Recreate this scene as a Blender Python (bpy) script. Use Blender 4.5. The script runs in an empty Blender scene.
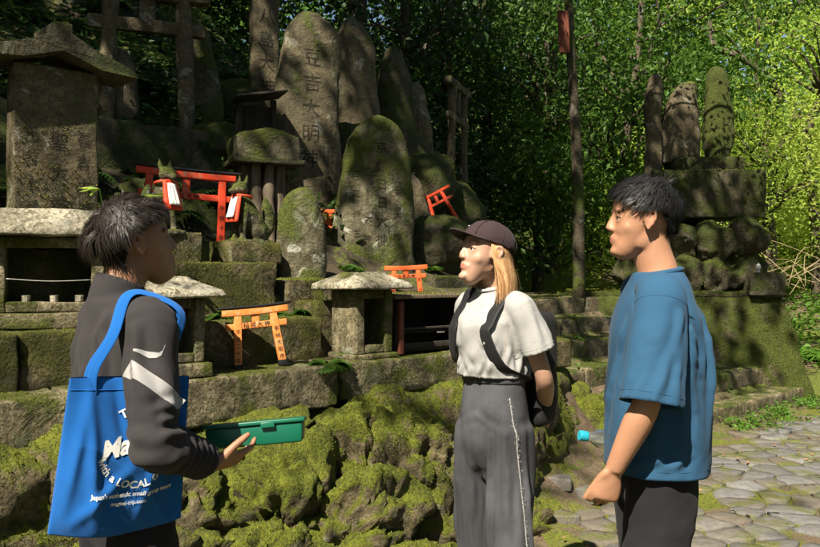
import bpy, bmesh, math, random
import numpy as np
from mathutils import Vector, Matrix
from mathutils.bvhtree import BVHTree

# ------------------------------------------------------------------ camera, sky, sun, exposure
scene = bpy.context.scene
C = scene.collection
rad = math.radians
cam_d = bpy.data.cameras.new('camera')
cam = bpy.data.objects.new('camera', cam_d); C.objects.link(cam)
cam.location = (0, 0, 1.47); cam.rotation_euler = (rad(90), 0, 0)
cam_d.sensor_width = 36; cam_d.lens = 35.0; cam_d.clip_end = 500; cam_d.clip_start = .05
scene.camera = cam

SUN_EL, SUN_AZ = 50.0, (-0.45, -0.893)          # elevation; horizontal direction towards the sun
world = bpy.data.worlds.new('World'); scene.world = world; world.use_nodes = True
wn = world.node_tree.nodes; wl = world.node_tree.links
sky = wn.new('ShaderNodeTexSky'); sky.sky_type = 'NISHITA'; sky.sun_disc = False
sky.sun_elevation = rad(SUN_EL)
sky.sun_rotation = math.atan2(SUN_AZ[0], SUN_AZ[1])
wn['Background'].inputs['Strength'].default_value = 0.05
wl.new(sky.outputs[0], wn['Background'].inputs['Color'])
sun_d = bpy.data.lights.new('sun', 'SUN'); sun_d.energy = 5.0; sun_d.angle = rad(0.55); sun_d.color = (1, .91, .76)
sun = bpy.data.objects.new('sun', sun_d); C.objects.link(sun)
sdir = Vector((SUN_AZ[0]*math.cos(rad(SUN_EL)), SUN_AZ[1]*math.cos(rad(SUN_EL)), math.sin(rad(SUN_EL))))
sun.rotation_euler = sdir.to_track_quat('Z', 'Y').to_euler(); sun.location = sdir*30
vs = scene.view_settings; vs.view_transform = 'Standard'; vs.look = 'None'; vs.gamma = 1; vs.exposure = 1.4
scene.cycles.max_bounces = 6; scene.cycles.transmission_bounces = 4; scene.cycles.use_denoising = True
scene.cycles.diffuse_bounces = 3; scene.cycles.sample_clamp_indirect = 4.0

# ------------------------------------------------------------------ helpers
R = random.Random(7)
NP = np.random.default_rng(11)
def A(*a): return np.array(a, dtype=float)

def _h(ix, iy, iz, seed):
    n = (ix*374761393 + iy*668265263 + iz*2147483647 + seed*1274126177) & 0xffffffff
    n = ((n ^ (n >> 13))*1274126177) & 0xffffffff
    n = ((n ^ (n >> 16))*2246822519) & 0xffffffff
    return ((n ^ (n >> 15)) & 0xffffff)/8388607.5 - 1.0
def vnoise(P, seed=0):
    P = np.asarray(P, float); i = np.floor(P).astype(np.int64); f = P - i; f = f*f*f*(f*(f*6-15)+10)
    x, y, z = i.T; fx, fy, fz = f.T
    def c(a, b, d): return _h(x+a, y+b, z+d, seed)
    l = lambda a, b, t: a+(b-a)*t
    return l(l(l(c(0,0,0), c(1,0,0), fx), l(c(0,1,0), c(1,1,0), fx), fy), l(l(c(0,0,1), c(1,0,1), fx), l(c(0,1,1), c(1,1,1), fx), fy), fz)
def fbm(P, o=4, seed=0):
    P = np.asarray(P, float); r = 0; a = 1; t = 0
    for k in range(o):
        r = r + a*vnoise(P*(2.03**k)+17.3*k, seed+k); t += a; a *= .5
    return r/t
def sstep(x, a, b):
    t = np.clip((np.asarray(x, float)-a)/(b-a), 0, 1); return t*t*(3-2*t)

def mesh_of(name, V, F, smooth=True):
    me = bpy.data.meshes.new(name)
    V = np.asarray(V, float)
    me.from_pydata(V.tolist(), [], F.tolist() if hasattr(F, 'tolist') else F)
    if smooth: me.polygons.foreach_set('use_smooth', np.ones(len(me.polygons), bool))
    me.update(); return me
def link(name, me, mat=None, parent=None, loc=None, rot=None):
    o = bpy.data.objects.new(name, me); C.objects.link(o)
    if mat is not None and not me.materials: me.materials.append(mat)
    if parent is not None: o.parent = parent
    if loc is not None: o.location = loc
    if rot is not None: o.rotation_euler = rot
    return o
def mk(name, V, F, mat, parent=None, loc=None, rot=None, smooth=True):
    return link(name, mesh_of(name, V, F, smooth), mat, parent, loc, rot)
def tag(o, label, cat, group=None, kind=None):
    if label: o['label'] = label
    if cat: o['category'] = cat
    if group: o['group'] = group
    if kind: o['kind'] = kind
    return o
def thing(name, label, cat, loc=(0,0,0), rz=0, group=None):
    o = bpy.data.objects.new(name, None); C.objects.link(o); o.location = loc; o.rotation_euler = (0,0,rz)
    o.empty_display_size = .1
    return tag(o, label, cat, group)

# facade frame: s along the terrace (receding to the right), w into the hill
OX, OY, UX, UY = -.40, 4.33, .722, .692
FA = math.atan2(UY, UX)
def W(s, w, z=0.): return (OX+s*UX-w*UY, OY+s*UY+w*UX, z)
def SW(X, Y): return (X-OX)*UX+(Y-OY)*UY, -(X-OX)*UY+(Y-OY)*UX

class MB:
    """collects shapes into one mesh"""
    def __init__(s): s.V = []; s.F = []; s.n = 0
    def add(s, V, F):
        V = np.asarray(V, float); s.V.append(V); s.F += [[i+s.n for i in f] for f in F]; s.n += len(V); return s
    def box(s, c, h, M=None):
        V = np.array([[x, y, z] for x in (-1,1) for y in (-1,1) for z in (-1,1)], float)*np.array(h)
        if M is not None: V = V @ np.array(M.to_3x3()).T
        return s.add(V+np.array(c), [[0,1,3,2],[4,6,7,5],[0,4,5,1],[2,3,7,6],[0,2,6,4],[1,5,7,3]])
    def tube(s, P, r, n=8, cap=True):
        V, F = tube(P, r, n, cap); return s.add(V, F)
    def arr(s): return np.concatenate(s.V), s.F
    def build(s, name, mat, parent=None, loc=None, rot=None, smooth=False):
        V, F = s.arr(); return mk(name, V, F, mat, parent, loc, rot, smooth)

def frames(P, ref=None):
    P = np.asarray(P, float); T = np.gradient(P, axis=0); T /= np.linalg.norm(T, axis=1)[:, None]+1e-12
    ref = np.array(ref if ref is not None else (0.0, 0.0, 1.0), float)
    if ref.ndim == 1: ref = np.tile(ref, (len(P), 1))
    N = ref - T*(ref*T).sum(1)[:, None]; L = np.linalg.norm(N, axis=1)
    for i in range(len(P)):
        if L[i] < 1e-3:
            N[i] = N[i-1] if i and L[i-1] > 1e-3 else np.cross(T[i], (1.0,.2,.1)); N[i] -= T[i]*np.dot(N[i], T[i])
    N /= np.linalg.norm(N, axis=1)[:, None]
    return T, N, np.cross(T, N)
def tube(P, r, n=8, cap=True, ref=None, ex=1.0):
    """closed tube; r: scalar, per-point or (m,2) half sizes along (ref x path) and ref; ex<1 squares the section"""
    P = np.asarray(P, float); m = len(P); r = np.asarray(r, float)
    if r.ndim == 0: r = np.full((m, 2), float(r))
    elif r.ndim == 1: r = np.stack([r, r], 1)
    if ref is None: ref = (0,0,1) if abs(np.ptp(P[:,2])) < .7*np.linalg.norm(np.ptp(P, axis=0)) else (0,1,0)
    T, N, B = frames(P, ref)
    a = np.linspace(0, 2*math.pi, n, endpoint=False); ca, sa = np.cos(a), np.sin(a)
    ca = np.sign(ca)*np.abs(ca)**ex; sa = np.sign(sa)*np.abs(sa)**ex
    V = P[:, None] + B[:, None]*(r[:, 0, None]*ca)[..., None] + N[:, None]*(r[:, 1, None]*sa)[..., None]
    V = V.reshape(-1, 3)
    F = [[i*n+j, i*n+(j+1) % n, (i+1)*n+(j+1) % n, (i+1)*n+j] for i in range(m-1) for j in range(n)]
    if cap: F += [list(range(n))[::-1], [(m-1)*n+j for j in range(n)]]
    return V, F
def smooth_path(P, k=6):
    """Catmull-Rom through rows of any width"""
    P = np.asarray(P, float); Q = np.concatenate([[2*P[0]-P[1]], P, [2*P[-1]-P[-2]]]); out = []
    for i in range(1, len(Q)-2):
        for t in np.linspace(0, 1, k, endpoint=False):
            a, b, c, d = Q[i-1:i+3]
            out.append(.5*((2*b)+(-a+c)*t+(2*a-5*b+4*c-d)*t*t+(-a+3*b-3*c+d)*t**3))
    out.append(P[-1]); return np.array(out)

def rbox(h, r=.012, res=.035, amp=.006, seed=0, freq=9., chip=0., taper=(1,1), ngrain=4):
    """rounded, subdivided, weathered box centred on the origin; h = half sizes"""
    h = np.array(h, float); r = min(r, h.min()*.6); ax = []
    for k in range(3):
        n = max(2, int(math.ceil(2*(h[k]-r)/res))); ax.append(np.concatenate([[-h[k], -h[k]+r*.45], np.linspace(-h[k]+r, h[k]-r, n), [h[k]-r*.45, h[k]]]))
    V = []; F = []; n0 = 0
    for k in range(3):
        i, j = (k+1) % 3, (k+2) % 3
        for sg in (-1, 1):
            a, b = np.meshgrid(ax[i], ax[j], indexing='ij'); P = np.zeros(a.shape+(3,)); P[..., i] = a; P[..., j] = b; P[..., k] = sg*h[k]
            na, nb = a.shape; V.append(P.reshape(-1, 3)); idx = np.arange(na*nb).reshape(na, nb)+n0
            q = np.stack([idx[:-1,:-1], idx[1:,:-1], idx[1:,1:], idx[:-1,1:]], -1).reshape(-1, 4)
            F.append(q if sg > 0 else q[:, ::-1]); n0 += na*nb
    V = np.concatenate(V); F = np.concatenate(F)
    _, first, inv = np.unique(np.round(V, 5), axis=0, return_index=True, return_inverse=True)
    V = V[first]; F = inv.reshape(-1)[F]
    q = np.clip(V, -(h-r), h-r); d = V-q; L = np.linalg.norm(d, axis=1)[:, None]; d = d/np.maximum(L, 1e-9); V = q+d*np.minimum(L, r)
    off = seed*7.13
    if amp: V = V + d*(fbm(V*freq+off, ngrain, seed)*amp)[:, None] + np.stack([fbm(V*3+off+9*k, 2, seed+5) for k in range(3)], 1)*amp*.8
    if chip:
        e = (np.abs(V) > h*.86).sum(1) > 1; V = V - d*(e*np.maximum(0, fbm(V*6+off, 3, seed+9)-.05)*chip)[:, None]
    t = (V[:, 2]+h[2])/(2*h[2]); V[:, 0] *= 1+(taper[0]-1)*t; V[:, 1] *= 1+(taper[1]-1)*t
    return V, F

def ico(level):
    bm = bmesh.new(); bmesh.ops.create_icosphere(bm, subdivisions=level, radius=1)
    V = np.array([v.co[:] for v in bm.verts]); F = np.array([[v.index for v in f.verts] for f in bm.faces]); bm.free(); return V, F
ICO = {k: ico(k) for k in (2, 3, 4, 5)}
def boulder(r, seed, level=4, facet=.55, bump=.12, moss=0.0, grain=.02, crag=0., npl=11, cut=(.62,.95)):
    """craggy rock: a ball cut by random planes, then weathered; r = half sizes"""
    V, F = ICO[level]; g = np.random.default_rng(seed); V = V.copy(); D = V.copy()
    rr = np.ones(len(V))
    for k in range(npl):
        n = g.normal(size=3); n /= np.linalg.norm(n); c = g.uniform(*cut); dd = D @ n
        rr = np.minimum(rr, np.where(dd > 1e-3, c/np.maximum(dd, 1e-3), 9))
    rr = rr*facet+(1-facet); rr = np.minimum(rr, 1)
    rr *= 1+bump*fbm(D*1.6+seed*3.7, 3, seed)
    V = D*rr[:, None]*np.array(r)
    if crag: V = V - D*(crag*(np.maximum(0, .16-np.abs(fbm(V*3.2+seed*1.7, 3, seed+21)))/.16)**1.5+crag*.5*(np.maximum(0, .12-np.abs(fbm(V*8+seed, 2, seed+31)))/.12))[:, None]
    gn = fbm(V*9+seed, 4, seed+3); V = V + D*(gn*grain)[:, None]
    if moss: V = V + D*((np.maximum(0, fbm(V*26+seed, 3, seed+8)+.2)*.6+np.maximum(0, fbm(V*62+seed, 2, seed+9))*.5)*moss*sstep(D[:, 2], -.6, .5))[:, None]
    return V, F

class Sculpt:
    """closed shapes melted into one continuous surface"""
    def __init__(s): s.m = MB()
    def tube(s, P, r, n=20, ref=None, ex=1.0, k=4):
        P = np.asarray(P, float); r = np.asarray(r, float)
        if r.ndim == 1: r = np.stack([r, r], 1)
        if k > 1:
            Q = smooth_path(np.concatenate([P, r], 1), k); P, r = Q[:, :3], np.maximum(Q[:, 3:], .001)
        s.m.add(*tube(P, r, n, True, ref, ex)); return s
    def ball(s, c, r, M=None):
        V, F = ICO[3]; V = V*np.array(r)
        if M is not None: V = V @ np.array(M.to_3x3()).T
        s.m.add(V+np.array(c), F.tolist()); return s
    def limb(s, c, r, dirs): pass
    def solid(s, V, F): s.m.add(V, F); return s
    def build(s, voxel=.006, smooth=6, fn=None):
        V, F = s.m.arr(); me = mesh_of('tmp', V, F); o = link('tmp', me)
        md = o.modifiers.new('r', 'REMESH'); md.mode = 'VOXEL'; md.voxel_size = voxel
        dg = bpy.context.evaluated_depsgraph_get(); ev = o.evaluated_get(dg); m2 = bpy.data.meshes.new_from_object(ev)
        n = len(m2.vertices); V = np.empty(n*3); m2.vertices.foreach_get('co', V); V = V.reshape(-1, 3)
        E = np.empty(len(m2.edges)*2, int); m2.edges.foreach_get('vertices', E); E = E.reshape(-1, 2)
        nl = len(m2.loops); li = np.empty(nl, int); m2.loops.foreach_get('vertex_index', li)
        ls = np.empty(len(m2.polygons), int); m2.polygons.foreach_get('loop_start', ls)
        F = [li[a:b].tolist() for a, b in zip(ls, np.append(ls[1:], nl))]
        bpy.data.objects.remove(o); bpy.data.meshes.remove(me); bpy.data.meshes.remove(m2)
        deg = np.bincount(E.ravel(), minlength=n)[:, None]
        def lap(X):
            Y = np.zeros_like(X)
            for c in range(X.shape[1]):
                Y[:, c] = np.bincount(E[:, 0], X[E[:, 1], c], n)+np.bincount(E[:, 1], X[E[:, 0], c], n)
            return Y/np.maximum(deg, 1)
        for k in range(smooth):
            V = V+.5*(lap(V)-V); V = V-.51*(lap(V)-V) if k % 2 else V
        if fn is not None: V = fn(V, vnormals(V, F))
        return V, F
def vnormals(V, F):
    a = np.array([f[0] for f in F]); b = np.array([f[1] for f in F]); c = np.array([f[2] for f in F]); d = np.array([f[-1] for f in F])
    n = np.cross(V[c]-V[a], V[d]-V[b]); N = np.zeros_like(V)
    for q in (a, b, c, d):
        for k in range(3): N[:, k] += np.bincount(q, n[:, k], len(V))
    return N/(np.linalg.norm(N, axis=1)[:, None]+1e-12)

def unit(v): return v/(np.linalg.norm(v, axis=-1, keepdims=True)+1e-9)
def leaves(P, D, N, L, Wd, fold=.25):
    """one folded leaf per row: base P, direction D, rough normal N"""
    D = unit(D); S = unit(np.cross(D, N)); N = np.cross(S, D); L = np.asarray(L)[:, None]; Wd = np.asarray(Wd)[:, None]
    m = P+D*L*.45+N*Wd*fold*.4
    V = np.stack([P, m+S*Wd*.5, P+D*L-N*L*.12, m-S*Wd*.5], 1).reshape(-1, 3)
    k = np.arange(len(P))*4; return V, np.stack([k, k+1, k+2, k+3], 1)

# ------------------------------------------------------------------ materials
class G:
    def __init__(s, name):
        s.m = bpy.data.materials.new(name); s.m.use_nodes = True; s.t = s.m.node_tree; s.N = s.t.nodes
        s.b = s.N['Principled BSDF']; s.b.inputs['Roughness'].default_value = .85; s.b.inputs['Specular IOR Level'].default_value = .3
        s._pos = None
    def n(s, typ, ins=None, **props):
        x = s.N.new('ShaderNode'+typ)
        for k, v in props.items(): setattr(x, k, v)
        for k, v in (ins or {}).items(): s.put(x.inputs[k], v)
        return x
    def put(s, sock, v):
        if isinstance(v, bpy.types.NodeSocket): s.t.links.new(v, sock)
        elif isinstance(v, bpy.types.Node): s.t.links.new(v.outputs[0], sock)
        else:
            if isinstance(v, (tuple, list)) and len(v) == 3 and sock.type == 'RGBA': v = (*v, 1)
            sock.default_value = v
    def pos(s, obj=False):
        if obj: return s.n('TexCoord').outputs['Object']
        if s._pos is None: s._pos = s.n('NewGeometry')
        return s._pos.outputs['Position']
    def normal(s): s.pos(); return s._pos.outputs['Normal']
    def noise(s, scale, detail=4, rough=.55, obj=False, dist=0., vec=None):
        return s.n('TexNoise', {'Vector': vec or s.pos(obj), 'Scale': scale, 'Detail': detail, 'Roughness': rough, 'Distortion': dist}).outputs['Fac']
    def math(s, op, a, b=0., c=None, clamp=False):
        x = s.n('Math', {0: a, 1: b}, operation=op, use_clamp=clamp)
        if c is not None: s.put(x.inputs[2], c)
        return x.outputs[0]
    def step(s, v, a, b): return s.n('MapRange', {'Value': v, 'From Min': a, 'From Max': b}, interpolation_type='SMOOTHSTEP').outputs[0]
    def mix(s, f, a, b, op='MIX'):
        x = s.n('Mix', data_type='RGBA', blend_type=op); s.put(x.inputs[0], f); s.put(x.inputs[6], a); s.put(x.inputs[7], b); return x.outputs[2]
    def ramp(s, f, *st):
        x = s.n('ValToRGB', {0: f}); e = x.color_ramp.elements
        while len(e) < len(st): e.new(.5)
        for q, (p, c) in zip(e, st): q.position = p; q.color = (*c, 1)
        return x.outputs[0]
    def bump(s, h, strength=.5, dist=.01, prev=None):
        x = s.n('Bump', {'Height': h, 'Strength': strength, 'Distance': dist})
        if prev is not None: s.put(x.inputs['Normal'], prev)
        return x.outputs[0]
    def out(s, col=None, rough=None, nrm=None, **kw):
        if col is not None: s.put(s.b.inputs['Base Color'], col)
        if rough is not None: s.put(s.b.inputs['Roughness'], rough)
        if nrm is not None: s.put(s.b.inputs['Normal'], nrm)
        for k, v in kw.items(): s.put(s.b.inputs[k.replace('_', ' ')], v)
        return s.m

def mossy(name, c1, c2, moss=.5, lichen=.2, m1=(.018,.03,.004), m2=(.10,.125,.015), up=.35, sc=1.0):
    g = G(name); n1 = g.noise(2.3*sc, 5); n2 = g.noise(13*sc, 6, .65); n3 = g.noise(70*sc, 4, .7); n4 = g.noise(7*sc, 5, .6, dist=.6)
    st = g.ramp(n2, (.3, c1), (.7, c2)); n5 = g.noise(34*sc, 4, .7); st = g.mix(g.math('MULTIPLY', g.step(n3, .42, .66), .6), st, tuple(x*.3 for x in c1)); st = g.mix(g.math('MULTIPLY', g.step(n5, .5, .62), .75), st, (.045,.042,.018))
    st = g.mix(g.math('MULTIPLY', g.step(n4, .60-.12*lichen, .66-.1*lichen), min(1, .3+lichen)), st, (.36,.36,.30))
    vs_ = g.n('Mapping', {'Vector': g.pos(), 'Scale': (11, 11, 1.3)}); n6 = g.noise(1., 5, .65, vec=vs_.outputs[0]); st = g.mix(g.math('MULTIPLY', g.step(n6, .52, .66), .72), st, (.03,.028,.018))
    dirt = g.step(n1, .5, .62); st = g.mix(g.math('MULTIPLY', dirt, .55), st, (.05,.045,.025))
    nz = g.n('SeparateXYZ', {0: g.normal()}).outputs[2]
    v = g.math('ADD', g.math('MULTIPLY', nz, up), g.math('ADD', g.math('MULTIPLY', n1, 1.0), g.math('MULTIPLY', n4, .7)))
    mk_ = g.step(v, 1.25-moss*.8, 1.42-moss*.8)
    mc = g.ramp(g.math('ADD', g.math('MULTIPLY', n3, .7), g.math('MULTIPLY', n2, .4)), (.38, m1), (.53, tuple((a+b)/2 for a, b in zip(m1, m2))), (.68, m2), (.80, (m2[0]*1.5, m2[1]*1.3, m2[2]*1.3)))
    col = g.mix(mk_, st, mc)
    hh = g.math('ADD', g.math('MULTIPLY', n3, g.math('ADD', .25, mk_)), g.math('MULTIPLY', n2, .8))
    return g.out(col, g.math('SUBTRACT', .9, g.math('MULTIPLY', n2, .15)), g.bump(hh, .9, .022))
ST = mossy('stone_block', (.085,.070,.036), (.30,.255,.155), .55, .22, up=.06, m2=(.11,.12,.012))
ST2 = mossy('stone_mossy_block', (.065,.052,.026), (.21,.17,.09), .66, .2, m1=(.025,.026,.006), m2=(.10,.10,.015), up=.18)
STT = mossy('stone_pale_top', (.22,.195,.135), (.46,.42,.32), .34, .2, up=.05, m2=(.13,.145,.015))
STD = mossy('stone_dark_stele', (.07,.056,.03), (.165,.132,.075), .34, .1, up=.2)
STK = mossy('stone_lichen_stele', (.05,.044,.022), (.19,.168,.105), .56, .55, up=.25, m2=(.10,.115,.015))
ROCK = mossy('mossy_rock', (.05,.039,.02), (.185,.148,.08), .54, .15, up=.34, m1=(.022,.028,.004), m2=(.15,.17,.012))
ROCKB = mossy('mossy_dark_rock', (.035,.03,.018), (.11,.092,.055), .60, .08, up=.3, m1=(.012,.018,.003), m2=(.055,.068,.01))
MOSSY = mossy('deep_moss_stone', (.045,.038,.02), (.13,.11,.06), .70, .05, up=.3, m2=(.075,.09,.012))
STEP = mossy('worn_step', (.075,.06,.033), (.27,.22,.13), .46, .1, up=.14, m2=(.08,.10,.012))
def flat(name, col, rough=.6, var=.25, sc=12., bump=.2, obj=True, spec=.3, **kw):
    g = G(name); n = g.noise(sc, 5, .6, obj=obj); n2 = g.noise(sc*7, 3, .6, obj=obj)
    c = g.mix(n, tuple(x*(1-var) for x in col), tuple(min(1, x*(1+var)) for x in col)); g.b.inputs['Specular IOR Level'].default_value = spec
    return g.out(c, rough, g.bump(g.math('ADD', n, n2), bump, .004), **kw)
def painted(name, col, wear=(.25,.19,.12), amt=.25):
    g = G(name); n = g.noise(9, 6, .65); n2 = g.noise(46, 4, .6); n3 = g.noise(2.5, 3)
    c = g.mix(n, tuple(x*.78 for x in col), col); c = g.mix(g.math('MULTIPLY', g.step(g.math('ADD', n2, g.math('MULTIPLY', n3, .5)), .86-amt*.3, .96), .7), c, wear)
    return g.out(c, .55, g.bump(g.math('ADD', n2, n), .25, .004))
RED = painted('vermilion_paint', (.62,.055,.018)); ORANGE = painted('sun_faded_orange_paint', (.78,.24,.05), (.5,.36,.2), .5); ORANGE2 = painted('bright_orange_paint', (.72,.13,.03))
BLACK = flat('black_paint', (.012,.012,.013), .5); INK = flat('ink', (.014,.012,.011), .9, bump=0); 
def worn_groove_shade():
    g = G('painted_groove_shade'); n = g.noise(23, 4, .7); n2 = g.noise(5, 3); t = g.n('BsdfTransparent'); ms = g.n('MixShader', {0: g.math('MULTIPLY', g.step(g.math('ADD', n, g.math('MULTIPLY', n2, .5)), 1.0, .74), .95)})
    g.out((.022,.019,.012), .95); g.t.links.new(t.outputs[0], ms.inputs[1]); g.t.links.new(g.b.outputs[0], ms.inputs[2]); g.t.links.new(ms.outputs[0], g.N['Material Output'].inputs[0]); return g.m
GROOVE_SHADE = worn_groove_shade()  # flat dark marks stand in for the shade inside cut characters
def wood(name, c1, c2, sc=1.):
    g = G(name); mp = g.n('Mapping', {'Vector': g.pos(True), 'Scale': (18*sc, 18*sc, 1.6*sc)}); n = g.noise(1.6, 6, .65, vec=mp.outputs[0]); n2 = g.noise(8, 4)
    return g.out(g.mix(g.math('MULTIPLY', n2, .5), g.ramp(n, (.3, c1), (.7, c2)), tuple(x*.5 for x in c1)), .85, g.bump(n, .6, .012))
WOOD = wood('weathered_wood', (.07,.05,.03), (.24,.19,.13)); DWOOD = wood('dark_wood', (.018,.014,.011), (.05,.04,.03)); BARK = wood('bark', (.03,.022,.014), (.10,.075,.05), .5)
MBARK = mossy('mossy_bark', (.04,.03,.02), (.13,.10,.065), .45, .2, up=0)
RUST = wood('rusty_red_board', (.11,.03,.018), (.21,.07,.04)); WHITE = flat('white_cloth', (.62,.60,.57), .9); METAL = flat('dull_metal', (.35,.34,.31), .45, Metallic=.7)
def leafmat(name, c1, c2, trans=.45, yellow=.15):
    g = G(name); n = g.noise(3.1, 3); n2 = g.noise(37, 2)
    c = g.mix(n, c1, c2); c = g.mix(g.step(n2, .55, .75), c, tuple(x*f for x, f in zip(c2, (1.7, 1.35, .9))))
    c = g.mix(g.math('MULTIPLY', g.step(n2, .25, .33), 0), c, c1)
    tr = g.n('BsdfTranslucent', {'Color': g.mix(.5, c, tuple(x*1.5 for x in c2))}); ms = g.n('MixShader', {0: trans}); g.out(c, .5)
    g.t.links.new(g.b.outputs[0], ms.inputs[1]); g.t.links.new(tr.outputs[0], ms.inputs[2]); g.t.links.new(ms.outputs[0], g.N['Material Output'].inputs[0])
    return g.m
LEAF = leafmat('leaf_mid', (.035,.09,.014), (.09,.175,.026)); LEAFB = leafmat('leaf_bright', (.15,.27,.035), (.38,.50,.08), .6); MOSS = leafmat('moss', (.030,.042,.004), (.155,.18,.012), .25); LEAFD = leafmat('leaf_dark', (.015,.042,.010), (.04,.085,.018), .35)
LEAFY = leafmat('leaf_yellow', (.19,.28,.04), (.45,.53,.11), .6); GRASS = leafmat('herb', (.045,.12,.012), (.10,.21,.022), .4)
# ------------------------------------------------------------------ ground
def ground_z(X, Y):
    X = np.asarray(X, float); Y = np.asarray(Y, float); s, w = SW(X, Y)
    pf = np.interp(w, [-.62,-.3,.0,.12,.45,.7,1.0,1.7,2.2,3,4.5,8,14,40], [-.02,.16,.52,.72,1.08,1.34,1.46,2.0,2.45,2.9,3.9,7,11,22])
    ps = np.interp(w, [-.15,.12,1.8,4,6,9,14,40], [0,.08,1.05,1.12,2.2,4.6,8,20])
    pp = np.interp(s, [7.2,11,20,40], [0,.72,2.2,7]) + np.interp(w, [2,6,12,40], [0,.5,3,12])
    a = sstep(s, 2.2, 2.75); b = sstep(s, 6.7, 7.5)
    z = pf*(1-a)+ps*a; z = z*(1-b)+pp*b
    z = z + fbm(np.stack([X*.5, Y*.5, X*0], -1).reshape(-1, 3), 3, 4).reshape(X.shape)*.05*sstep(np.hypot(X, Y-5), 6, 14)
    z = z + .012*fbm(np.stack([X*3, Y*3, X*0], -1).reshape(-1, 3), 3, 9).reshape(X.shape)
    far = sstep(np.hypot(X, Y), 30, 90); z = z*(1-far*.35)
    return np.where(Y < -1, z*sstep(Y, -14, -1), z)
def axis(a, b, c, d, fine, coarse):
    return np.concatenate([np.linspace(a, b, coarse, endpoint=False), np.arange(b, c, fine), np.linspace(c, d, coarse)])
xs = axis(-150, -5, 7.5, 150, .10, 34); ys = axis(-90, 1.0, 13, 190, .10, 40)
gx, gy = np.meshgrid(xs, ys, indexing='ij'); gz = ground_z(gx, gy)
idx = np.arange(gx.size).reshape(gx.shape)
gF = np.stack([idx[:-1,:-1], idx[1:,:-1], idx[1:,1:], idx[:-1,1:]], -1).reshape(-1, 4)
g = G('forest_floor'); n1 = g.noise(1.1, 5); n2 = g.noise(9, 6, .65); n3 = g.noise(75, 4, .7); n4 = g.noise(30, 3)
hi = g.step(g.n('SeparateXYZ', {0: g.pos()}).outputs[2], 1.0, 1.7); c = g.mix(hi, g.ramp(n2, (.3, (.045,.032,.02)), (.7, (.16,.115,.07))), g.ramp(n2, (.3, (.018,.014,.009)), (.7, (.055,.042,.026)))); c = g.mix(g.math('MULTIPLY', g.step(n3, .62, .70), .5), c, (.16,.11,.06))  # earth painted darker up the hillside, standing in for deep tree shade
c = g.mix(g.step(g.math('ADD', n1, g.math('MULTIPLY', n4, .6)), .74, .86), c, g.ramp(n3, (.35, (.03,.045,.006)), (.65, (.12,.145,.018))))
FLOOR = g.out(c, .95, g.bump(g.math('ADD', g.math('MULTIPLY', n3, .7), n2), .8, .02))
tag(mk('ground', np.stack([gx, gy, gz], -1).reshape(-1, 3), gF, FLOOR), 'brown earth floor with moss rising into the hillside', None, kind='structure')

# ------------------------------------------------------------------ flagstone path
def voronoi(pts, shrink):
    out = []
    for i, p in enumerate(pts):
        d = np.hypot(*(pts-p).T); nb = np.argsort(d)[1:14]; poly = [p+np.array(q) for q in ((-.5,-.5),(.5,-.5),(.5,.5),(-.5,.5))]
        for j in nb:
            q = pts[j]; n = (q-p)/np.linalg.norm(q-p); c = np.dot((p+q)/2, n)-shrink*R.uniform(.6, 1.6); new = []
            for k in range(len(poly)):
                a, b = poly[k], poly[(k+1) % len(poly)]; da, db = np.dot(a, n)-c, np.dot(b, n)-c
                if da <= 0: new.append(a)
                if da*db < 0: new.append(a+(b-a)*da/(da-db))
            poly = new
            if len(poly) < 3: break
        out.append(poly if len(poly) >= 3 else None)
    return out
pth = bpy.data.objects.new('path', None); C.objects.link(pth); tag(pth, 'flagstone path with bright moss in the joints', None, kind='structure')
g = G('moss_joint'); n1 = g.noise(2.2, 4); n3 = g.noise(60, 4, .7); n2 = g.noise(11, 5)
c = g.mix(g.step(g.math('ADD', n1, g.math('MULTIPLY', n2, .4)), .62, .78), g.ramp(n3, (.35, (.045,.055,.006)), (.66, (.17,.19,.02))), g.ramp(n3, (.3, (.07,.05,.03)), (.7, (.17,.125,.08))))
JOINT = g.out(c, .95, g.bump(n3, .9, .02))
g = G('flagstone'); oi = g.n('ObjectInfo').outputs['Random']; n1 = g.noise(4, 5); n2 = g.noise(26, 6, .7); n3 = g.noise(90, 3)
base = g.ramp(oi, (0., (.10,.098,.095)), (.35, (.16,.16,.158)), (.7, (.13,.108,.08)), (1., (.20,.197,.19)))
c = g.mix(g.step(n2, .35, .7), g.mix(.5, base, (.07,.06,.045)), base); c = g.mix(g.math('MULTIPLY', g.step(n1, .46, .64), .8), c, g.ramp(n3, (.3, (.05,.055,.012)), (.7, (.13,.14,.02))))
FLAG = g.out(c, .72, g.bump(g.math('ADD', n2, g.math('MULTIPLY', n3, .3)), .7, .018))
# bedding sheet
bx = np.arange(.2, 7.2, .05); by = np.arange(2.0, 9.9, .05); mx, my = np.meshgrid(bx, by, indexing='ij'); s_, w_ = SW(mx, my)
bz = ground_z(mx, my)+.006+.008*fbm(np.stack([mx*7, my*7, mx*0], -1).reshape(-1, 3), 3, 2).reshape(mx.shape)
ii = np.arange(mx.size).reshape(mx.shape); q = np.stack([ii[:-1,:-1], ii[1:,:-1], ii[1:,1:], ii[:-1,1:]], -1)
edge = .12*fbm(np.stack([mx*2, my*2, mx*0], -1).reshape(-1, 3), 3, 6).reshape(mx.shape)
ok = ((w_ < -.18+edge) & (s_ < 7.6+edge))[:-1, :-1] & (mx+edge > .75)[:-1, :-1]
bed = q[ok].reshape(-1, 4); used = np.unique(bed); rm = -np.ones(mx.size, int); rm[used] = np.arange(len(used))
tag(mk('moss_joint', np.stack([mx, my, bz], -1).reshape(-1, 3)[used], rm[bed], JOINT, pth), None, None)
pts = []
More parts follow.
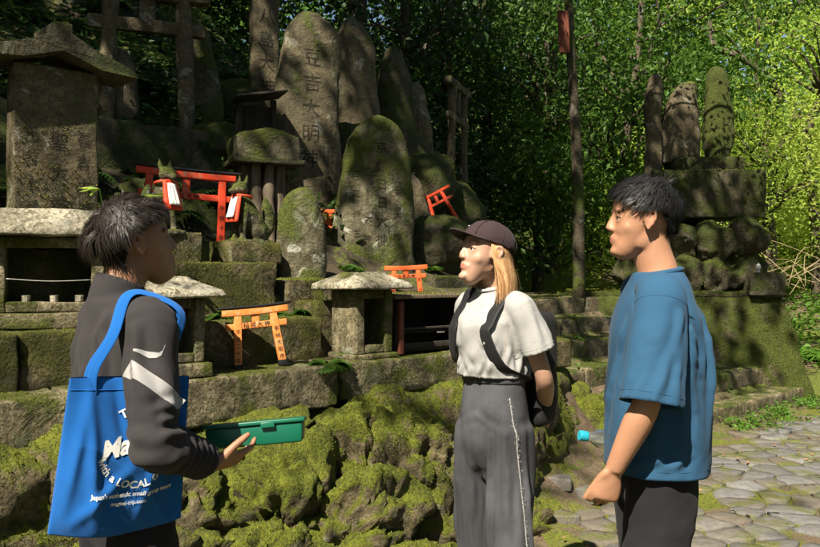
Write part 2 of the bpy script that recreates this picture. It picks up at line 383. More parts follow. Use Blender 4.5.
for i in range(-6, 46):
    for j in range(-16, 42):
        a, b = i*.27+R.uniform(-.10, .10)+(j % 2)*.13, j*.185+R.uniform(-.065, .065); X = 5.8+(a-6)*.86+(b-3)*.5; Y = 6+(b-3)*.86-(a-6)*.5
        s, w = SW(X, Y)
        if .7 < X < 6.2 and 2.6 < Y < 9.6 and w < -.08 and s < 7.5: pts.append((X, Y))
pts = np.array(pts); vis = []
for p, poly in zip(pts, voronoi(pts, .008)):
    if poly is None: continue
    s, w = SW(*p)
    if w > -.3 or s > 7.2 or R.random() < .05: continue
    vis.append((abs(p[0]/p[1]-.3) < .42 and p[1] > 3.2, p, poly))
vis.sort(key=lambda t: not t[0])
for n, (v, p, poly) in enumerate(vis[:300]):
    poly = np.array(poly); m = poly.mean(0); ar = np.hypot(*(poly-m).T).mean()
    if ar < .06 or ar > .185: continue
    # round the corners: two points per edge
    ring = []
    for k in range(len(poly)):
        a, b = poly[k], poly[(k+1) % len(poly)]
        ring += [a+(b-a)*.2+NP.normal(0, .006, 2), a+(b-a)*.78+NP.normal(0, .006, 2)]
    ring = np.array(ring)-m; k = len(ring); z0 = float(ground_z(*m)); h = R.uniform(.012, .024); tx, ty = NP.normal(0, .022, 2)
    V = []
    for f, z in ((1.0, -.05), (1.0, h*.72), (.965, h), (.5, h+.001)):
        rr = ring*f; V += [[x, y, z+(tx*x+ty*y if z > 0 else 0)+(R.uniform(-.003, .003) if z > 0 else 0)] for x, y in rr]
    V.append([0, 0, h+R.uniform(0, .006)])
    F = [[l*k+i, l*k+(i+1) % k, (l+1)*k+(i+1) % k, (l+1)*k+i] for l in range(3) for i in range(k)]+[[3*k+i, 3*k+(i+1) % k, 4*k] for i in range(k)]
    mk('paving_stone', V, F, FLAG, pth, (m[0], m[1], z0+.006))

# ------------------------------------------------------------------ terrace of dressed stone
def fbox(name, s, w, z, mat, parent, seed=0, **kw):
    """weathered block given by its ranges in the facade frame"""
    h = ((s[1]-s[0])/2, (w[1]-w[0])/2, (z[1]-z[0])/2); V, F = rbox(h, seed=seed, **kw)
    c = W((s[0]+s[1])/2, (w[0]+w[1])/2, (z[0]+z[1])/2); o = mk(name, V, F, mat, parent)
    M = Matrix.Translation(c) @ Matrix.Rotation(FA+rad(kw.get('yaw', 0)), 4, 'Z')
    o.matrix_world = M if parent is None else parent.matrix_world.inverted() @ M
    if parent is not None: o.matrix_parent_inverse = Matrix(); o.matrix_basis = (Matrix.Translation(parent.location) @ parent.rotation_euler.to_matrix().to_4x4()).inverted() @ M
    return o
ter = thing('stone_terrace', 'tiered terrace of mossy dressed stone blocks under the shrines', 'stone terrace', W(0, .3, 0), FA)
blk = lambda *a, **k: fbox('stone_block', *a, ter, **k)
kw = dict(res=.028, amp=.010, r=.014, chip=.03)
blk((-2.9,-1.42), (-.03,.40), (.74,.965), ST, seed=1, **kw); blk((-1.41,.02), (0,.52), (.75,.972), ST, seed=2, **kw)
blk((.045,1.12), (.0,.75), (.77,.975), ST, seed=3, **kw); blk((1.14,2.25), (.03,.8), (.78,.985), ST2, seed=4, **kw)
blk((-2.9,-1.55), (.22,.62), (.95,1.215), ST2, seed=5, **kw); blk((-1.54,-.98), (.24,.62), (.95,1.21), ST2, seed=6, **kw); blk((-.66,.14), (.31,.72), (.955,1.215), ST2, seed=7, **kw)
blk((-.97,-.68), (.36,.72), (.95,1.19), ST2, seed=8, **kw)
blk((-.72,.03), (.60,1.0), (1.2,1.535), ST2, seed=9, **kw); blk((.10,.52), (.60,1.0), (1.18,1.44), ROCK, seed=10, **kw); blk((.16,.62), (.40,.62), (.97,1.30), ST2, seed=11, **kw)
blk((.54,1.5), (.52,1.15), (.97,1.275), ROCKB, seed=12, **kw); blk((1.52,2.3), (.75,1.2), (1.0,1.45), ROCKB, seed=13, **kw); blk((-1.9,-.74), (.65,1.3), (1.2,1.60), ROCKB, seed=14, **kw)
blk((1.3,2.4), (1.2,1.5), (1.3,1.75), ROCKB, seed=15, **kw)
blk((-.98,.9), (1.9,2.6), (2.1,2.52), ROCKB, seed=16, **kw); blk((-.22,.14), (.72,.98), (1.53,1.665), ST2, seed=17, **kw); blk((-.80,-.40), (.72,.98), (1.53,1.705), ST2, seed=18, **kw)
# ------------------------------------------------------------------ natural rock bank under the ledge
bank = bpy.data.objects.new('rock_bank', None); C.objects.link(bank); tag(bank, 'bank of rough moss-covered rocks below the stone ledge', None, kind='structure')
rk = [  # s, w, z, half sizes, yaw, seed
 (-2.45,-.05,.42,(.50,.36,.40),10,1),(-2.0,-.30,.18,(.42,.30,.30),30,2),(-1.75,-.02,.50,(.34,.30,.34),0,3),(-1.35,-.28,.22,(.40,.30,.33),-15,4),(-1.3,.0,.58,(.30,.26,.24),20,5),
 (-.95,-.20,.40,(.30,.26,.34),5,6),(-.85,-.46,.10,(.34,.26,.24),0,7),(-.55,-.05,.60,(.27,.26,.20),-8,8),(-.50,-.30,.28,(.26,.24,.34),12,9),(-.20,-.42,.14,(.30,.25,.26),0,10),(-.14,-.10,.56,(.22,.24,.24),0,11),
 (-.02,-.26,.36,(.14,.22,.30),0,12),(.22,-.34,.30,(.24,.28,.40),-12,13),(.50,-.20,.36,(.30,.30,.40),8,14),(.36,-.02,.62,(.30,.22,.20),0,15),(.62,-.48,.10,(.34,.24,.22),22,16),(.86,-.16,.30,(.26,.28,.38),0,17),
 (.95,.04,.62,(.28,.22,.20),0,18),(1.2,-.18,.22,(.30,.30,.30),0,19),(1.3,.02,.56,(.28,.24,.24),0,20),(1.65,-.08,.30,(.34,.30,.36),0,21),(1.75,.1,.62,(.34,.25,.24),10,22),(2.0,-.04,.26,(.24,.24,.28),0,23),
 (2.0,.2,.58,(.22,.22,.24),0,24),(.06,-.62,-.02,(.22,.18,.14),0,25),(-.5,-.62,-.03,(.24,.2,.15),40,26),(1.0,-.52,-.04,(.22,.2,.14),10,27),(-1.6,-.6,-.02,(.3,.24,.2),0,28)]
for s, w, z, h, yaw, sd in rk:
    V, F = boulder([h[0]*1.62, h[1]*1.02, h[2]*1.5], sd, 5 if (w < -.12 and s < 1.3) else 4, 1.0, .12, moss=.014, grain=.05, crag=.085, npl=17, cut=(.44,.86))
    mk('rock', V, F, ROCK, bank, W(s, w, z), (R.uniform(-.2,.2), R.uniform(-.2,.2), FA+rad(yaw)))
# mossy buttress of roots left of the stairs
for i, (s, w, z, h, yaw) in enumerate([(2.40,.30,.36,(.20,.50,.36),0),(2.46,-.02,.20,(.20,.36,.26),8),(2.46,-.30,.06,(.26,.30,.16),0),(2.36,.85,.66,(.22,.5,.32),0),(2.3,1.4,.90,(.26,.5,.34),0)]):
    V, F = boulder(h, 60+i, 5, .7, .26, moss=.022, grain=.05, crag=.05); mk('rock', V, F, ROCK, bank, W(s, w, z), (0, 0, FA+rad(yaw)))

# ------------------------------------------------------------------ stairs
sta = thing('stone_stairs', 'worn mossy stone stairs climbing beside the rock bank', 'stairs', W(4.6, 0, 0), FA)
zs = [.19, .40, .60, .80, 1.0, 1.2]
for i, z in enumerate(zs):
    w0 = .02+.35*i; s0 = 2.52+.05*i; cuts = [s0, s0+1.1+.3*math.sin(i*2.1), s0+2.4+.3*math.cos(i*1.7), 6.9 if i == 0 else (6.55 if i == 1 else 6.3+.1*i)]
    for k in range(3):
        fbox('step', (cuts[k]+.006, cuts[k+1]-.006), (w0+R.uniform(-.02,.02), w0+.62), (z-.21, z+R.uniform(-.012,.012)), STEP, sta, seed=30+i*3+k, res=.04, amp=.016, r=.022, chip=.05)
fbox('landing', (2.9, 7.2), (2.2, 3.9), (.9, 1.19), STEP, sta, seed=52, res=.09, amp=.015)

# ------------------------------------------------------------------ monument on a rubble base
mon = thing('stone_monument', 'two tall standing stones on a block over boulders and a mossy battered base', 'monument', (3.45, 9.9, 0), 0)
def wbox(name, c, h, mat, parent, rz=0, seed=0, **k):
    V, F = rbox(h, seed=seed, **k); o = mk(name, V, F, mat, parent); px, py, pz = parent.location; a = parent.rotation_euler[2]
    d = Matrix.Rotation(-a, 3, 'Z') @ Vector((c[0]-px, c[1]-py, c[2]-pz)); o.location = d; o.rotation_euler = (0, 0, rz-a); return o
V, F = rbox((1.45, .80, .62), seed=3, res=.035, amp=.035, r=.05, taper=(.84, .80), freq=5); V[:, 0] -= .11*(V[:, 2]+.62)/1.24
V = V+np.sign(V)*np.abs(np.maximum(0, fbm(V*12, 3, 5)))[:, None]*.02
o = mk('base_wall', V, F, MOSSY, mon, (-.22, -.02, .58), (0, 0, rad(-4)))
wbox('coping', (3.18, 9.88, 1.225), (1.17, .62, .035), MOSSY, mon, rad(-4), 8, res=.05, amp=.012, r=.02)
for i, (x, y, z, h) in enumerate([(3.02,9.55,1.45,(.26,.24,.26)),(3.34,9.50,1.48,(.24,.22,.25)),(3.68,9.48,1.42,(.22,.22,.22)),(3.95,9.50,1.45,(.24,.22,.28)),(3.2,9.56,1.86,(.26,.24,.24)),(3.62,9.55,1.80,(.27,.24,.24)),(3.98,9.58,1.88,(.30,.24,.24)),(2.75,9.6,1.5,(.25,.26,.3)),(2.9,9.6,1.95,(.26,.26,.2)),(4.15,9.75,1.5,(.18,.25,.30)),(3.5,10.0,1.7,(.7,.4,.42))]):
    V, F = boulder([q*1.3 for q in h], 80+i, 4, .95, .2, moss=.012, grain=.035, crag=.008, npl=15, cut=(.5,.88)); mk('boulder', V, F, ROCKB, mon, (x-3.45, y-9.9, z), (0, 0, i*.9))
wbox('plinth_block', (3.58, 9.85, 2.42), (.66, .38, .285), ROCKB, mon, rad(-3), 4, res=.045, amp=.012, r=.02)
wbox('plinth', (3.62, 9.85, 2.79), (.42, .26, .085), ROCKB, mon, rad(-3), 5, res=.045, amp=.01, r=.02)
wbox('offering_block', (4.10, 9.24, 1.35), (.20, .14, .13), ROCKB, mon, rad(-3), 6, res=.04, amp=.008)
def monolith(P, r, seed, n=40, k=7, amp=.02, ref=(0,1,0), ex=.85):
    Q = smooth_path(np.concatenate([np.asarray(P, float), np.asarray(r, float)], 1), k); V, F = tube(Q[:, :3], np.maximum(Q[:, 3:], .002), n, True, ref, ex)
    N = V-np.array([Q[np.argmin(np.abs(Q[:, 2]-v[2])), :3] for v in V]); N /= np.linalg.norm(N, axis=1)[:, None]+1e-9
    return V+N*((fbm(V*4+seed, 3, seed)*1.6+fbm(V*16+seed, 3, seed+2)*.5)*amp)[:, None], F
V, F = monolith([(-.04,0,-.02),(-.05,0,.15),(-.03,0,.45),(.03,0,.75),(.09,0,.93),(.10,0,.985)], [(.27,.13),(.28,.14),(.245,.14),(.18,.12),(.11,.09),(.02,.02)], 3); mk('standing_stone', V, F, STD, mon, (3.36-3.45, 9.85-9.9, 2.86))
V, F = monolith([(0,0,-.02),(.01,0,.25),(.02,0,.6),(.0,0,.95),(-.01,0,1.12),(-.01,0,1.17)], [(.15,.12),(.175,.13),(.175,.13),(.145,.11),(.09,.08),(.02,.02)], 5); mk('standing_stone', V, F, MOSSY, mon, (3.80-3.45, 9.87-9.9, 2.86))
mb = MB().box((0,0,.02),(.012,.012,.03)).tube([(0,0,.04),(0,0,.08),(0,0,.1)], [.03,.025,.005], 10); o = mb.build('white_cup', WHITE, None, (4.02, 9.2, 1.485)); tag(o, 'tiny white cup on the small block of the standing-stone monument', 'cup')
V, F = monolith([(0,0,0),(.01,0,.5),(.0,0,.9),(.03,0,1.28),(.05,0,1.36)], [(.105,.09),(.10,.09),(.09,.085),(.08,.075),(.03,.03)], 8, 20); tag(mk('stone_post', V, F, STD, None, (2.97, 9.75, 2.55)), 'narrow dark post left of the two standing stones', 'post')

# ------------------------------------------------------------------ steles, torii, shrines
def text_mesh(body, size, glyph_h=None):
    cu = bpy.data.curves.new('t', 'FONT'); cu.body = body; cu.size = size; cu.align_x = 'CENTER'; cu.align_y = 'CENTER'; cu.resolution_u = 3
    o = bpy.data.objects.new('t', cu); C.objects.link(o); dg = bpy.context.evaluated_depsgraph_get(); dg.update()
    me = o.evaluated_get(dg).to_mesh(); V = np.array([v.co[:] for v in me.vertices]).reshape(-1, 3); F = [list(p.vertices) for p in me.polygons]
    o.evaluated_get(dg).to_mesh_clear(); bpy.data.objects.remove(o); bpy.data.curves.remove(cu); return V, F
def vertical_text(chars, x, ztop, size, pitch):
    out = []
    for i, ch in enumerate(chars):
        V, F = text_mesh(ch, size)
        if len(V): out.append(MB().add(np.stack([V[:, 0]+x+R.uniform(-.04,.04)*size, V[:, 1]*0, V[:, 1]+ztop-pitch*i], 1), F))
    return out
def split_long(V, F, L):
    bm = bmesh.new(); vs = [bm.verts.new(v) for v in V]
    for f in F:
        try: bm.faces.new([vs[i] for i in f])
        except ValueError: pass
    bmesh.ops.triangulate(bm, faces=bm.faces)
    for _ in range(3):
        es = [e for e in bm.edges if e.calc_length() > L]
        if not es: break
        bmesh.ops.subdivide_edges(bm, edges=es, cuts=1); bmesh.ops.triangulate(bm, faces=bm.faces)
    bm.verts.ensure_lookup_table(); bm.verts.index_update(); V = np.array([v.co[:] for v in bm.verts]); F = [[v.index for v in f.verts] for f in bm.faces]; bm.free(); return V, F
def project(mb, tV, tF, d=(0,1,0), off=.0025, L=.03, rough=0.):
    """lay flat lettering on the surface tV,tF along direction d"""
    V, F = mb.arr(); V, F = split_long(V, F, L); V = V+np.stack([fbm(V*55+k*9, 2, 71+k) for k in range(3)], 1)*rough; T = BVHTree.FromPolygons([Vector(v) for v in tV], [list(f) for f in tF]); d = Vector(d)
    out = []
    for v in V:
        v = Vector(v); hit = T.ray_cast(v-d*2, d)[0]; out.append((hit if hit else v)-d*off)
    return np.array([v[:] for v in out]), F

def stele(name, label, loc, rz, P, r, mat, seed, text=None, n=44, amp=.012, ex=.62, tilt=(0,0), res=8, ink=GROOVE_SHADE):
    root = thing(name, label, 'stone stele', loc, rz); root.rotation_euler = (tilt[0], tilt[1], rz)
    V, F = monolith(P, r, seed, n, res, amp, (0,1,0), ex); mk('slab', V, F, mat, root)
    if text:
        for t in text:
            for q in vertical_text(*t): tv, tf = project(q, V, F, off=.003, rough=t[3]*.035); mk('flat_dark_character', tv, tf, ink, root, smooth=False)
    return root
# gabled stele, far left
sl = thing('gabled_stele', 'flat inscribed stone tablet under a stone gable roof, far left', 'stone stele', W(-1.15, .95, 1.55), FA)
V, F = rbox((.215, .06, .50), seed=21, res=.03, amp=.008, r=.01); mk('slab', V, F, STD, sl, (0, 0, .50))
for t in (('光吉大神', -.135, .635, .078, .125), ('聖大神', 0, .61, .10, .165), ('吾吉大神', .135, .635, .08, .125)): [mk('flat_dark_character', *project(q, V+A(0,0,.5), F, off=.003, rough=.003), GROOVE_SHADE, sl, smooth=False) for q in vertical_text(*t)]
roof = MB()
pr = np.array([(-.40,-.03),(-.37,.015),(-.15,.085),(0,.175),(.15,.085),(.37,.015),(.40,-.03),(.2,-.015),(0,.05),(-.2,-.015)]); k = len(pr)
V = np.concatenate([np.stack([pr[:, 0], np.full(k, y), pr[:, 1]+1.02], 1) for y in (-.15,-.05,.05,.15)]); F = [[l*k+i, (l+1)*k+i, (l+1)*k+(i+1) % k, l*k+(i+1) % k] for l in range(3) for i in range(k)]+[list(range(k)), [3*k+i for i in range(k)][::-1]]
V = V+fbm(V*8, 3, 2)[:, None]*.012; mk('roof', V, F, ROCKB, sl, smooth=False); V, F = rbox((.05,.155,.03), seed=9, res=.03, amp=.006); mk('roof_ridge', V, F, ROCKB, sl, (0, 0, 1.19))
wbox('base', W(-1.15, .95, 1.56), (.32, .14, .06), STD, sl, FA, 3, res=.04)

stele('standing_stele', 'small rounded mossy stele between the fox and the big lichen-covered stele', W(.35, .80, 1.43), rad(14), [(0,0,-.03),(0,0,.12),(-.01,0,.35),(0,0,.5),(.01,0,.57),(.01,0,.595)], [(.155,.10),(.16,.105),(.145,.10),(.105,.08),(.055,.05),(.01,.01)], STK, 31, amp=.016, ex=.8)
stele('standing_stele', 'large lichen-speckled stele with carved columns of characters, centre', W(1.36, 1.25, 1.42), rad(12), [(0,0,-.05),(-.01,0,.2),(.01,0,.6),(.02,0,.95),(.03,0,1.15),(.03,0,1.25),(.03,0,1.28)], [(.33,.15),(.335,.16),(.30,.15),(.255,.13),(.19,.10),(.08,.06),(.01,.01)], STK, 32,
      [('京都日日大神', .04, 1.0, .095, .14), ('白正神主', -.155, .80, .06, .15), ('大神', -.07, .46, .065, .15), ('末大神', .16, .66, .07, .17)], amp=.018, ex=.7)
stele('standing_stele', 'very tall pointed stele carved with one column of large characters', W(1.12, 1.85, 1.72), rad(20), [(0,0,-.05),(0,0,.4),(0,0,.8),(.01,0,1.2),(.02,0,1.55),(.05,0,1.75),(.08,0,1.83),(.09,0,1.85)], [(.30,.12),(.30,.125),(.285,.12),(.265,.11),(.25,.10),(.20,.09),(.09,.05),(.01,.01)], STD, 33,
      [('豆吉大明神', .01, 1.47, .155, .205)], amp=.02, ex=.6, tilt=(0, rad(2)))
stele('standing_stele', 'slim square stele with faint characters above the black board', W(1.12, 2.4, 2.5), rad(25), [(0,0,-.1),(0,0,.5),(0,0,1.2),(0,0,1.55),(0,0,1.6)], [(.125,.08),(.125,.08),(.12,.08),(.115,.075),(.01,.01)], STD, 34, [('八島大神', 0, 1.15, .15, .2)], amp=.006, ex=.35)
hs = [(2.05,2.3,2.6,.24,1.25,'tall pale-faced stone on the upper hillside behind the big stele'), (2.75,2.5,2.7,.2,1.05,'rounded dark stone beside the pale-faced one on the hillside'), (1.62,1.75,1.75,.24,.75,'squat mossy stone just behind the big lichen stele, right shoulder'),
      (2.15,1.55,1.6,.15,.75,'narrow grey stone standing right of the big lichen stele'), (2.35,2.0,2.1,.26,.75,'broad moss-capped stone high behind the big stele'), (.68,1.45,1.75,.16,.6,'dark mossy stone in front of the tall pointed stele'),
      (-.15,2.55,2.5,.2,.72,'dark stone framed by the stone gateway'), (-1.9,1.7,2.0,.22,.8,'mossy stone leaning behind the gabled tablet at the far left edge'), (.62,2.5,2.45,.17,1.1,'thin mossy stone beside the stone gateway pillar'), (3.2,2.6,2.6,.16,.9,'slim stone near the far weathered gateway')]
for i, (s, w, z, a, h, lab) in enumerate(hs):
    stele('hillside_stone', lab, W(s, w, z), rad(R.uniform(0, 40)), [(0,0,-.15),(0,0,h*.3),(R.uniform(-.03,.03),0,h*.65),(0,0,h*.92),(.02,0,h)], [(a,a*.6),(a*1.02,a*.6),(a*.85,a*.55),(a*.5,a*.4),(.01,.01)], (STD, ROCKB, STK)[i % 3], 40+i, amp=.025, ex=.85, n=30, res=6, tilt=(R.uniform(-.08,.08), R.uniform(-.08,.08)))
for i, (s, w, z, h) in enumerate([(1.7,2.1,2.5,(.45,.3,.35)),(2.5,1.8,2.3,(.4,.3,.3)),(.0,1.55,1.75,(.25,.2,.2)),(-1.2,2.2,2.3,(.5,.35,.35)),(.45,1.05,1.5,(.12,.15,.3)),(2.0,1.2,1.7,(.4,.3,.25)),(2.7,1.5,1.7,(.35,.3,.3)),(-.35,1.6,1.95,(.2,.2,.14)),(.5,2.1,2.45,(.3,.25,.22)),(-2.4,1.0,1.8,(.35,.3,.4)),(3.0,2.0,2.0,(.35,.35,.4)),(1.2,2.9,2.9,(.6,.4,.4)),(3.6,3.6,2.2,(.5,.4,.5))]):
    V, F = boulder(h, 120+i, 4, .6, .15, moss=.02, grain=.03); mk('rock', V, F, ROCKB, bank, W(s, w, z), (0, 0, i*1.3))

def torii(name, label, loc, rz, h, wd, mat, t=.02, lean=(0,0), spread=.10, cap=True, txt=None, paint_foot=False, stone=False):
    """h total height, wd distance between the posts, t half thickness"""
    root = thing(name, label, 'torii gate', loc, rz); root.rotation_euler = (lean[0], lean[1], rz)
    for sg in (-1, 1):
        m = MB(); P = [(sg*(wd/2+spread*h*.5), 0, .001), (sg*wd/2, 0, h*.93)]
        if stone: V, F = monolith([(*P[0][:2], 0), (P[0][0]*.66+P[1][0]*.34, 0, h*.31), (P[0][0]*.34+P[1][0]*.66, 0, h*.62), P[1]], [(t,t)]*4, 3+sg, 16, 6, .008, ex=1); mk('post', V, F, mat, root)
        else:
            V, F = rbox((t*.95, t*.8, h*.465), r=t*.22, res=.05, amp=.001); V[:, 2] += h*.466; V[:, 0] += sg*(wd/2+spread*h*.5*(1-V[:, 2]/(h*.93))); p = mk('post', V, F, mat, root)
            if paint_foot: V2 = V.copy(); V2 = V2[:, :]*A(1,1,1); q = rbox((t*1.12, t*1.0, h*.05), r=.003, res=.05, amp=0); V2 = q[0]; V2[:, 2] += h*.051; V2[:, 0] += sg*(wd/2+spread*h*.5*.95); mk('post_foot', V2, q[1], BLACK, root)
    top = wd/2+spread*h*.5+t*2.6
    V, F = rbox((top, t*.95, t*.85), r=t*.2, res=.04, amp=.001 if not stone else .008); V[:, 2] += h*.93+t*.6+.10*t*(V[:, 0]/top)**2*2; mk('lintel', V, F, mat, root)
    if cap: V, F = rbox((top*1.10, t*1.2, t*.27), r=t*.15, res=.04, amp=.001); V[:, 2] += h*.93+t*1.85+.10*t*(V[:, 0]/top)**2*2; mk('black_cap', V, F, BLACK if not stone else mat, root)
    V, F = rbox((top*.93, t*.55, t*.80), r=t*.2, res=.04, amp=.001 if not stone else .006); V[:, 2] += h*.74; mk('tie_beam', V, F, mat, root)
    V, F = rbox((t*.95, t*.5, h*.075), r=t*.2, res=.04, amp=.0); V[:, 2] += h*.845; mk('tablet', V, F, mat, root)
    if txt:
        for i, ch in enumerate(txt[0]): V, F = text_mesh(ch, t*1.5); mk('painted_character', np.stack([V[:, 0]+(i-(len(txt[0])-1)/2)*t*1.75, V[:, 0]*0-t*.55-.0025, V[:, 1]+h*.74], 1), F, INK, root, smooth=False)
        for sg, tx in ((-1, txt[1]), (1, txt[2])):
            n = len(tx); p = h*.6/n
            for i, ch in enumerate(tx):
                V, F = text_mesh(ch, t*1.35); z = h*.64-i*p; x = sg*(wd/2+spread*h*.5*(1-z/(h*.93))); mk('painted_character', np.stack([V[:, 0]+x, V[:, 0]*0-t*.8-.0025, V[:, 1]+z], 1), F, INK, root, smooth=False)
    return root
torii('small_torii', 'small faded orange torii leaning in front of the mossy block', W(-.37, .17, .972), FA-rad(24), .31, .185, ORANGE, .021, (rad(-7), rad(-5)), .17, txt=('稲荷大神', '平成二十年', '奉納大阪市'), paint_foot=True)
torii('small_torii', 'red torii with black cap standing between the two bibbed fox statues', W(-.36, 1.06, 1.50), FA-rad(22), .60, .43, RED, .024, (0, rad(3.5)), .06, txt=('五社大神', '家内安全祈願', '平成十年吉日'))
torii('small_torii', 'small bright orange torii standing on the dark wooden shrine', W(1.10, .60, 1.27), FA-rad(38), .245, .165, ORANGE2, .018, (0, rad(-2)), .16, cap=False, txt=('白菊大神', '奉納', '吉日'))
torii('small_torii', 'red torii half hidden behind the big lichen stele, its left side', W(1.02, 1.55, 1.60), FA-rad(30), .36, .22, ORANGE2, .02, (0, 0), .12, cap=False)
torii('small_torii', 'small red torii tipped over on the slope right of the steles', W(2.36, 1.36, 1.80), FA-rad(75), .42, .14, RED, .014, (rad(6), rad(-22)), .25, cap=False)
torii('stone_torii', 'grey stone gateway behind the gabled tablet, upper left', W(.02, 2.3, 2.5), FA-rad(22), 1.12, .52, STD, .062, (0, 0), .06, cap=True, stone=True)
torii('stone_torii', 'weathered far stone gateway in the dark trees, left of the tree trunk', W(4.3, 3.1, 1.9), FA+rad(25), 1.9, .45, STD, .05, (0, rad(2)), .05, cap=False, stone=True)

def shrine(name, label, loc, rz, w, d, h, roof, mat, rmat, base=.06, post=.06, front_w=0.0, left_open=False):
    """little stone house: base, walls with a dark niche, overhanging roof; loc = middle of the footprint"""
    root = thing(name, label, 'stone shrine', loc, rz)
    def b(nm, x0, x1, y0, y1, z0, z1, mt, **k): V, F = rbox(((x1-x0)/2, (y1-y0)/2, (z1-z0)/2), **{**dict(res=.025, amp=.006, r=.01), **k}); mk(nm, V, F, mt, root, ((x0+x1)/2, (y0+y1)/2, (z0+z1)/2))
    b('base', -w/2-.03, w/2+.03, -d/2-.03, d/2+.03, 0, base, mat, seed=1)
    b('side_wall', -w/2, -w/2+post, -d/2, d/2, base, h, mat, seed=2); b('side_wall', w/2-post, w/2, -d/2, d/2, base, h, mat, seed=3)
    b('back_wall', -w/2+post, w/2-post, d/2-.04, d/2-.004, base, h, mat, seed=4)
    b('sill', -w/2+post, w/2-post, -d/2+.006, -d/2+.05, base, base+.05, mat, seed=5); b('lintel', -w/2+post, w/2-post, -d/2+.006, -d/2+.06, h-.05, h-.002, mat, seed=6)
    ov, rh, ft = roof; V, F = rbox((w/2+ov, d/2+ov, rh/2), res=.02, amp=.007, r=.012, seed=7); t = np.clip((V[:, 2]+rh/2)/rh, 0, 1)
    k = 1-sstep(t, .25, 1)*ft; k2 = 1-sstep(t, .25, 1)*min(.85, ft*1.2); V[:, 0] *= k; V[:, 1] *= k2; mk('roof', V, F, rmat, root, (0, 0, h+rh/2))
    return root
s1 = shrine('stone_shrine', 'wide stone shrine with a wire across its dark niche, left edge', W(-1.27, .63, 1.212), FA-rad(24), .54, .36, .43, (.085, .13, .30), ST, STT, .075, .085)
m = MB().tube(smooth_path([(-.2,-.17,.235),(0,-.175,.222),(.2,-.17,.228)], 6), .0025, 5); m.build('wire', METAL, s1, smooth=True)
for x in (-.1, .02, .13): o = MB().tube([(0,0,0),(0,0,.03)], [.018,.02], 10).build('offering_cup', STT, s1, (x, -.15, .125))
shrine('stone_shrine', 'narrow pale stone shrine close behind the man with the blue bag', W(-.89, .22, .972), FA-rad(6), .30, .28, .38, (.08, .10, .55), ST, STT, .07, .05)
shrine('stone_shrine', 'small stone shrine with a moss-patched roof beside the faded torii', W(.37, .22, .975), FA-rad(3), .27, .25, .40, (.09, .10, .5), ST, STT, .03, .06)
# dark wooden shrine box
wb = thing('wooden_shrine', 'black weathered wooden shrine box with a flat board roof', 'wooden shrine', W(.88, .30, .982), FA-rad(4))
m = MB
def pb(nm, c, h, mat): V, F = rbox(h, r=.004, res=.08, amp=.001); mk(nm, V, F, mat, wb, c)
pb('side_panel', (-.30, 0, .165), (.011, .20, .165), DWOOD); pb('side_panel', (.30, 0, .165), (.011, .20, .165), DWOOD); pb('back_panel', (0, .19, .165), (.288, .01, .165), DWOOD); pb('floor_board', (0, 0, .02), (.288, .18, .012), DWOOD)
pb('shelf', (0, .03, .12), (.288, .14, .008), DWOOD); pb('rail', (0, -.19, .045), (.288, .008, .018), DWOOD); pb('rail', (0, -.19, .15), (.288, .008, .008), DWOOD); pb('front_post', (-.285, -.212, .16), (.018, .012, .16), RUST); pb('front_post', (.285, -.212, .16), (.018, .012, .16), DWOOD)
for i in range(4): pb('roof_board', (0, -.185+i*.128, .347+.002*(i % 2)), (.36, .062, .012), WOOD)
pb('handle', (.05, -.2, .118), (.03, .005, .005), METAL)
# stump carrying a stone roof piece, and a black board above it
stp = thing('tree_stump', 'split weathered stump holding up a mossy stone roof piece', 'stump', W(.44, 1.38, 1.62), FA-rad(20))
for i in range(9):
    a = i/9*6.28; P = [(.14*math.cos(a)*f+R.uniform(-.01,.01), .11*math.sin(a)*f, z) for f, z in ((1.25, -.1), (1.05, .15), (.95, .4), (1.0, .62))]
    V, F = monolith(P, [(.05,.035),(.042,.03),(.036,.026),(.03,.02)], i, 12, 6, .012); mk('stump_rib', V, F, WOOD, stp)
sc_ = thing('stone_roof_piece', 'low gabled stone cap with moss lying on the split stump', 'stone cap', W(.44, 1.38, 2.24), FA-rad(20))
V, F = rbox((.22,.18,.09), seed=4, res=.025, amp=.012, r=.02); V[:, 2] += .05*(1-np.abs(V[:, 0])/.2)*(V[:, 2] > 0); mk('cap', V, F, STK, sc_, (0, 0, .09)); V, F = rbox((.25,.20,.02), seed=5, res=.03, amp=.01); mk('eave', V, F, ROCKB, sc_, (0, 0, .0))
bb = thing('black_board_roof', 'thin black tilted board roof above the stone cap', 'board', W(.62, 1.72, 2.50), FA-rad(20)); V, F = rbox((.19,.15,.008), r=.003, res=.08, amp=.001); V[:, 2] += .30*V[:, 0]*.6; mk('board', V, F, DWOOD, bb, (0, 0, .30))
for x in (-.13, .13):
    V, F = rbox((.02,.02,.22), r=.004, res=.08, amp=.001); mk('prop', V, F, DWOOD, bb, (x, .05, .06+x*.1))
pb2 = rbox((.15,.02,.12), r=.004, res=.08, amp=.001); mk('back_panel', pb2[0], pb2[1], DWOOD, bb, (0, .08, .12))
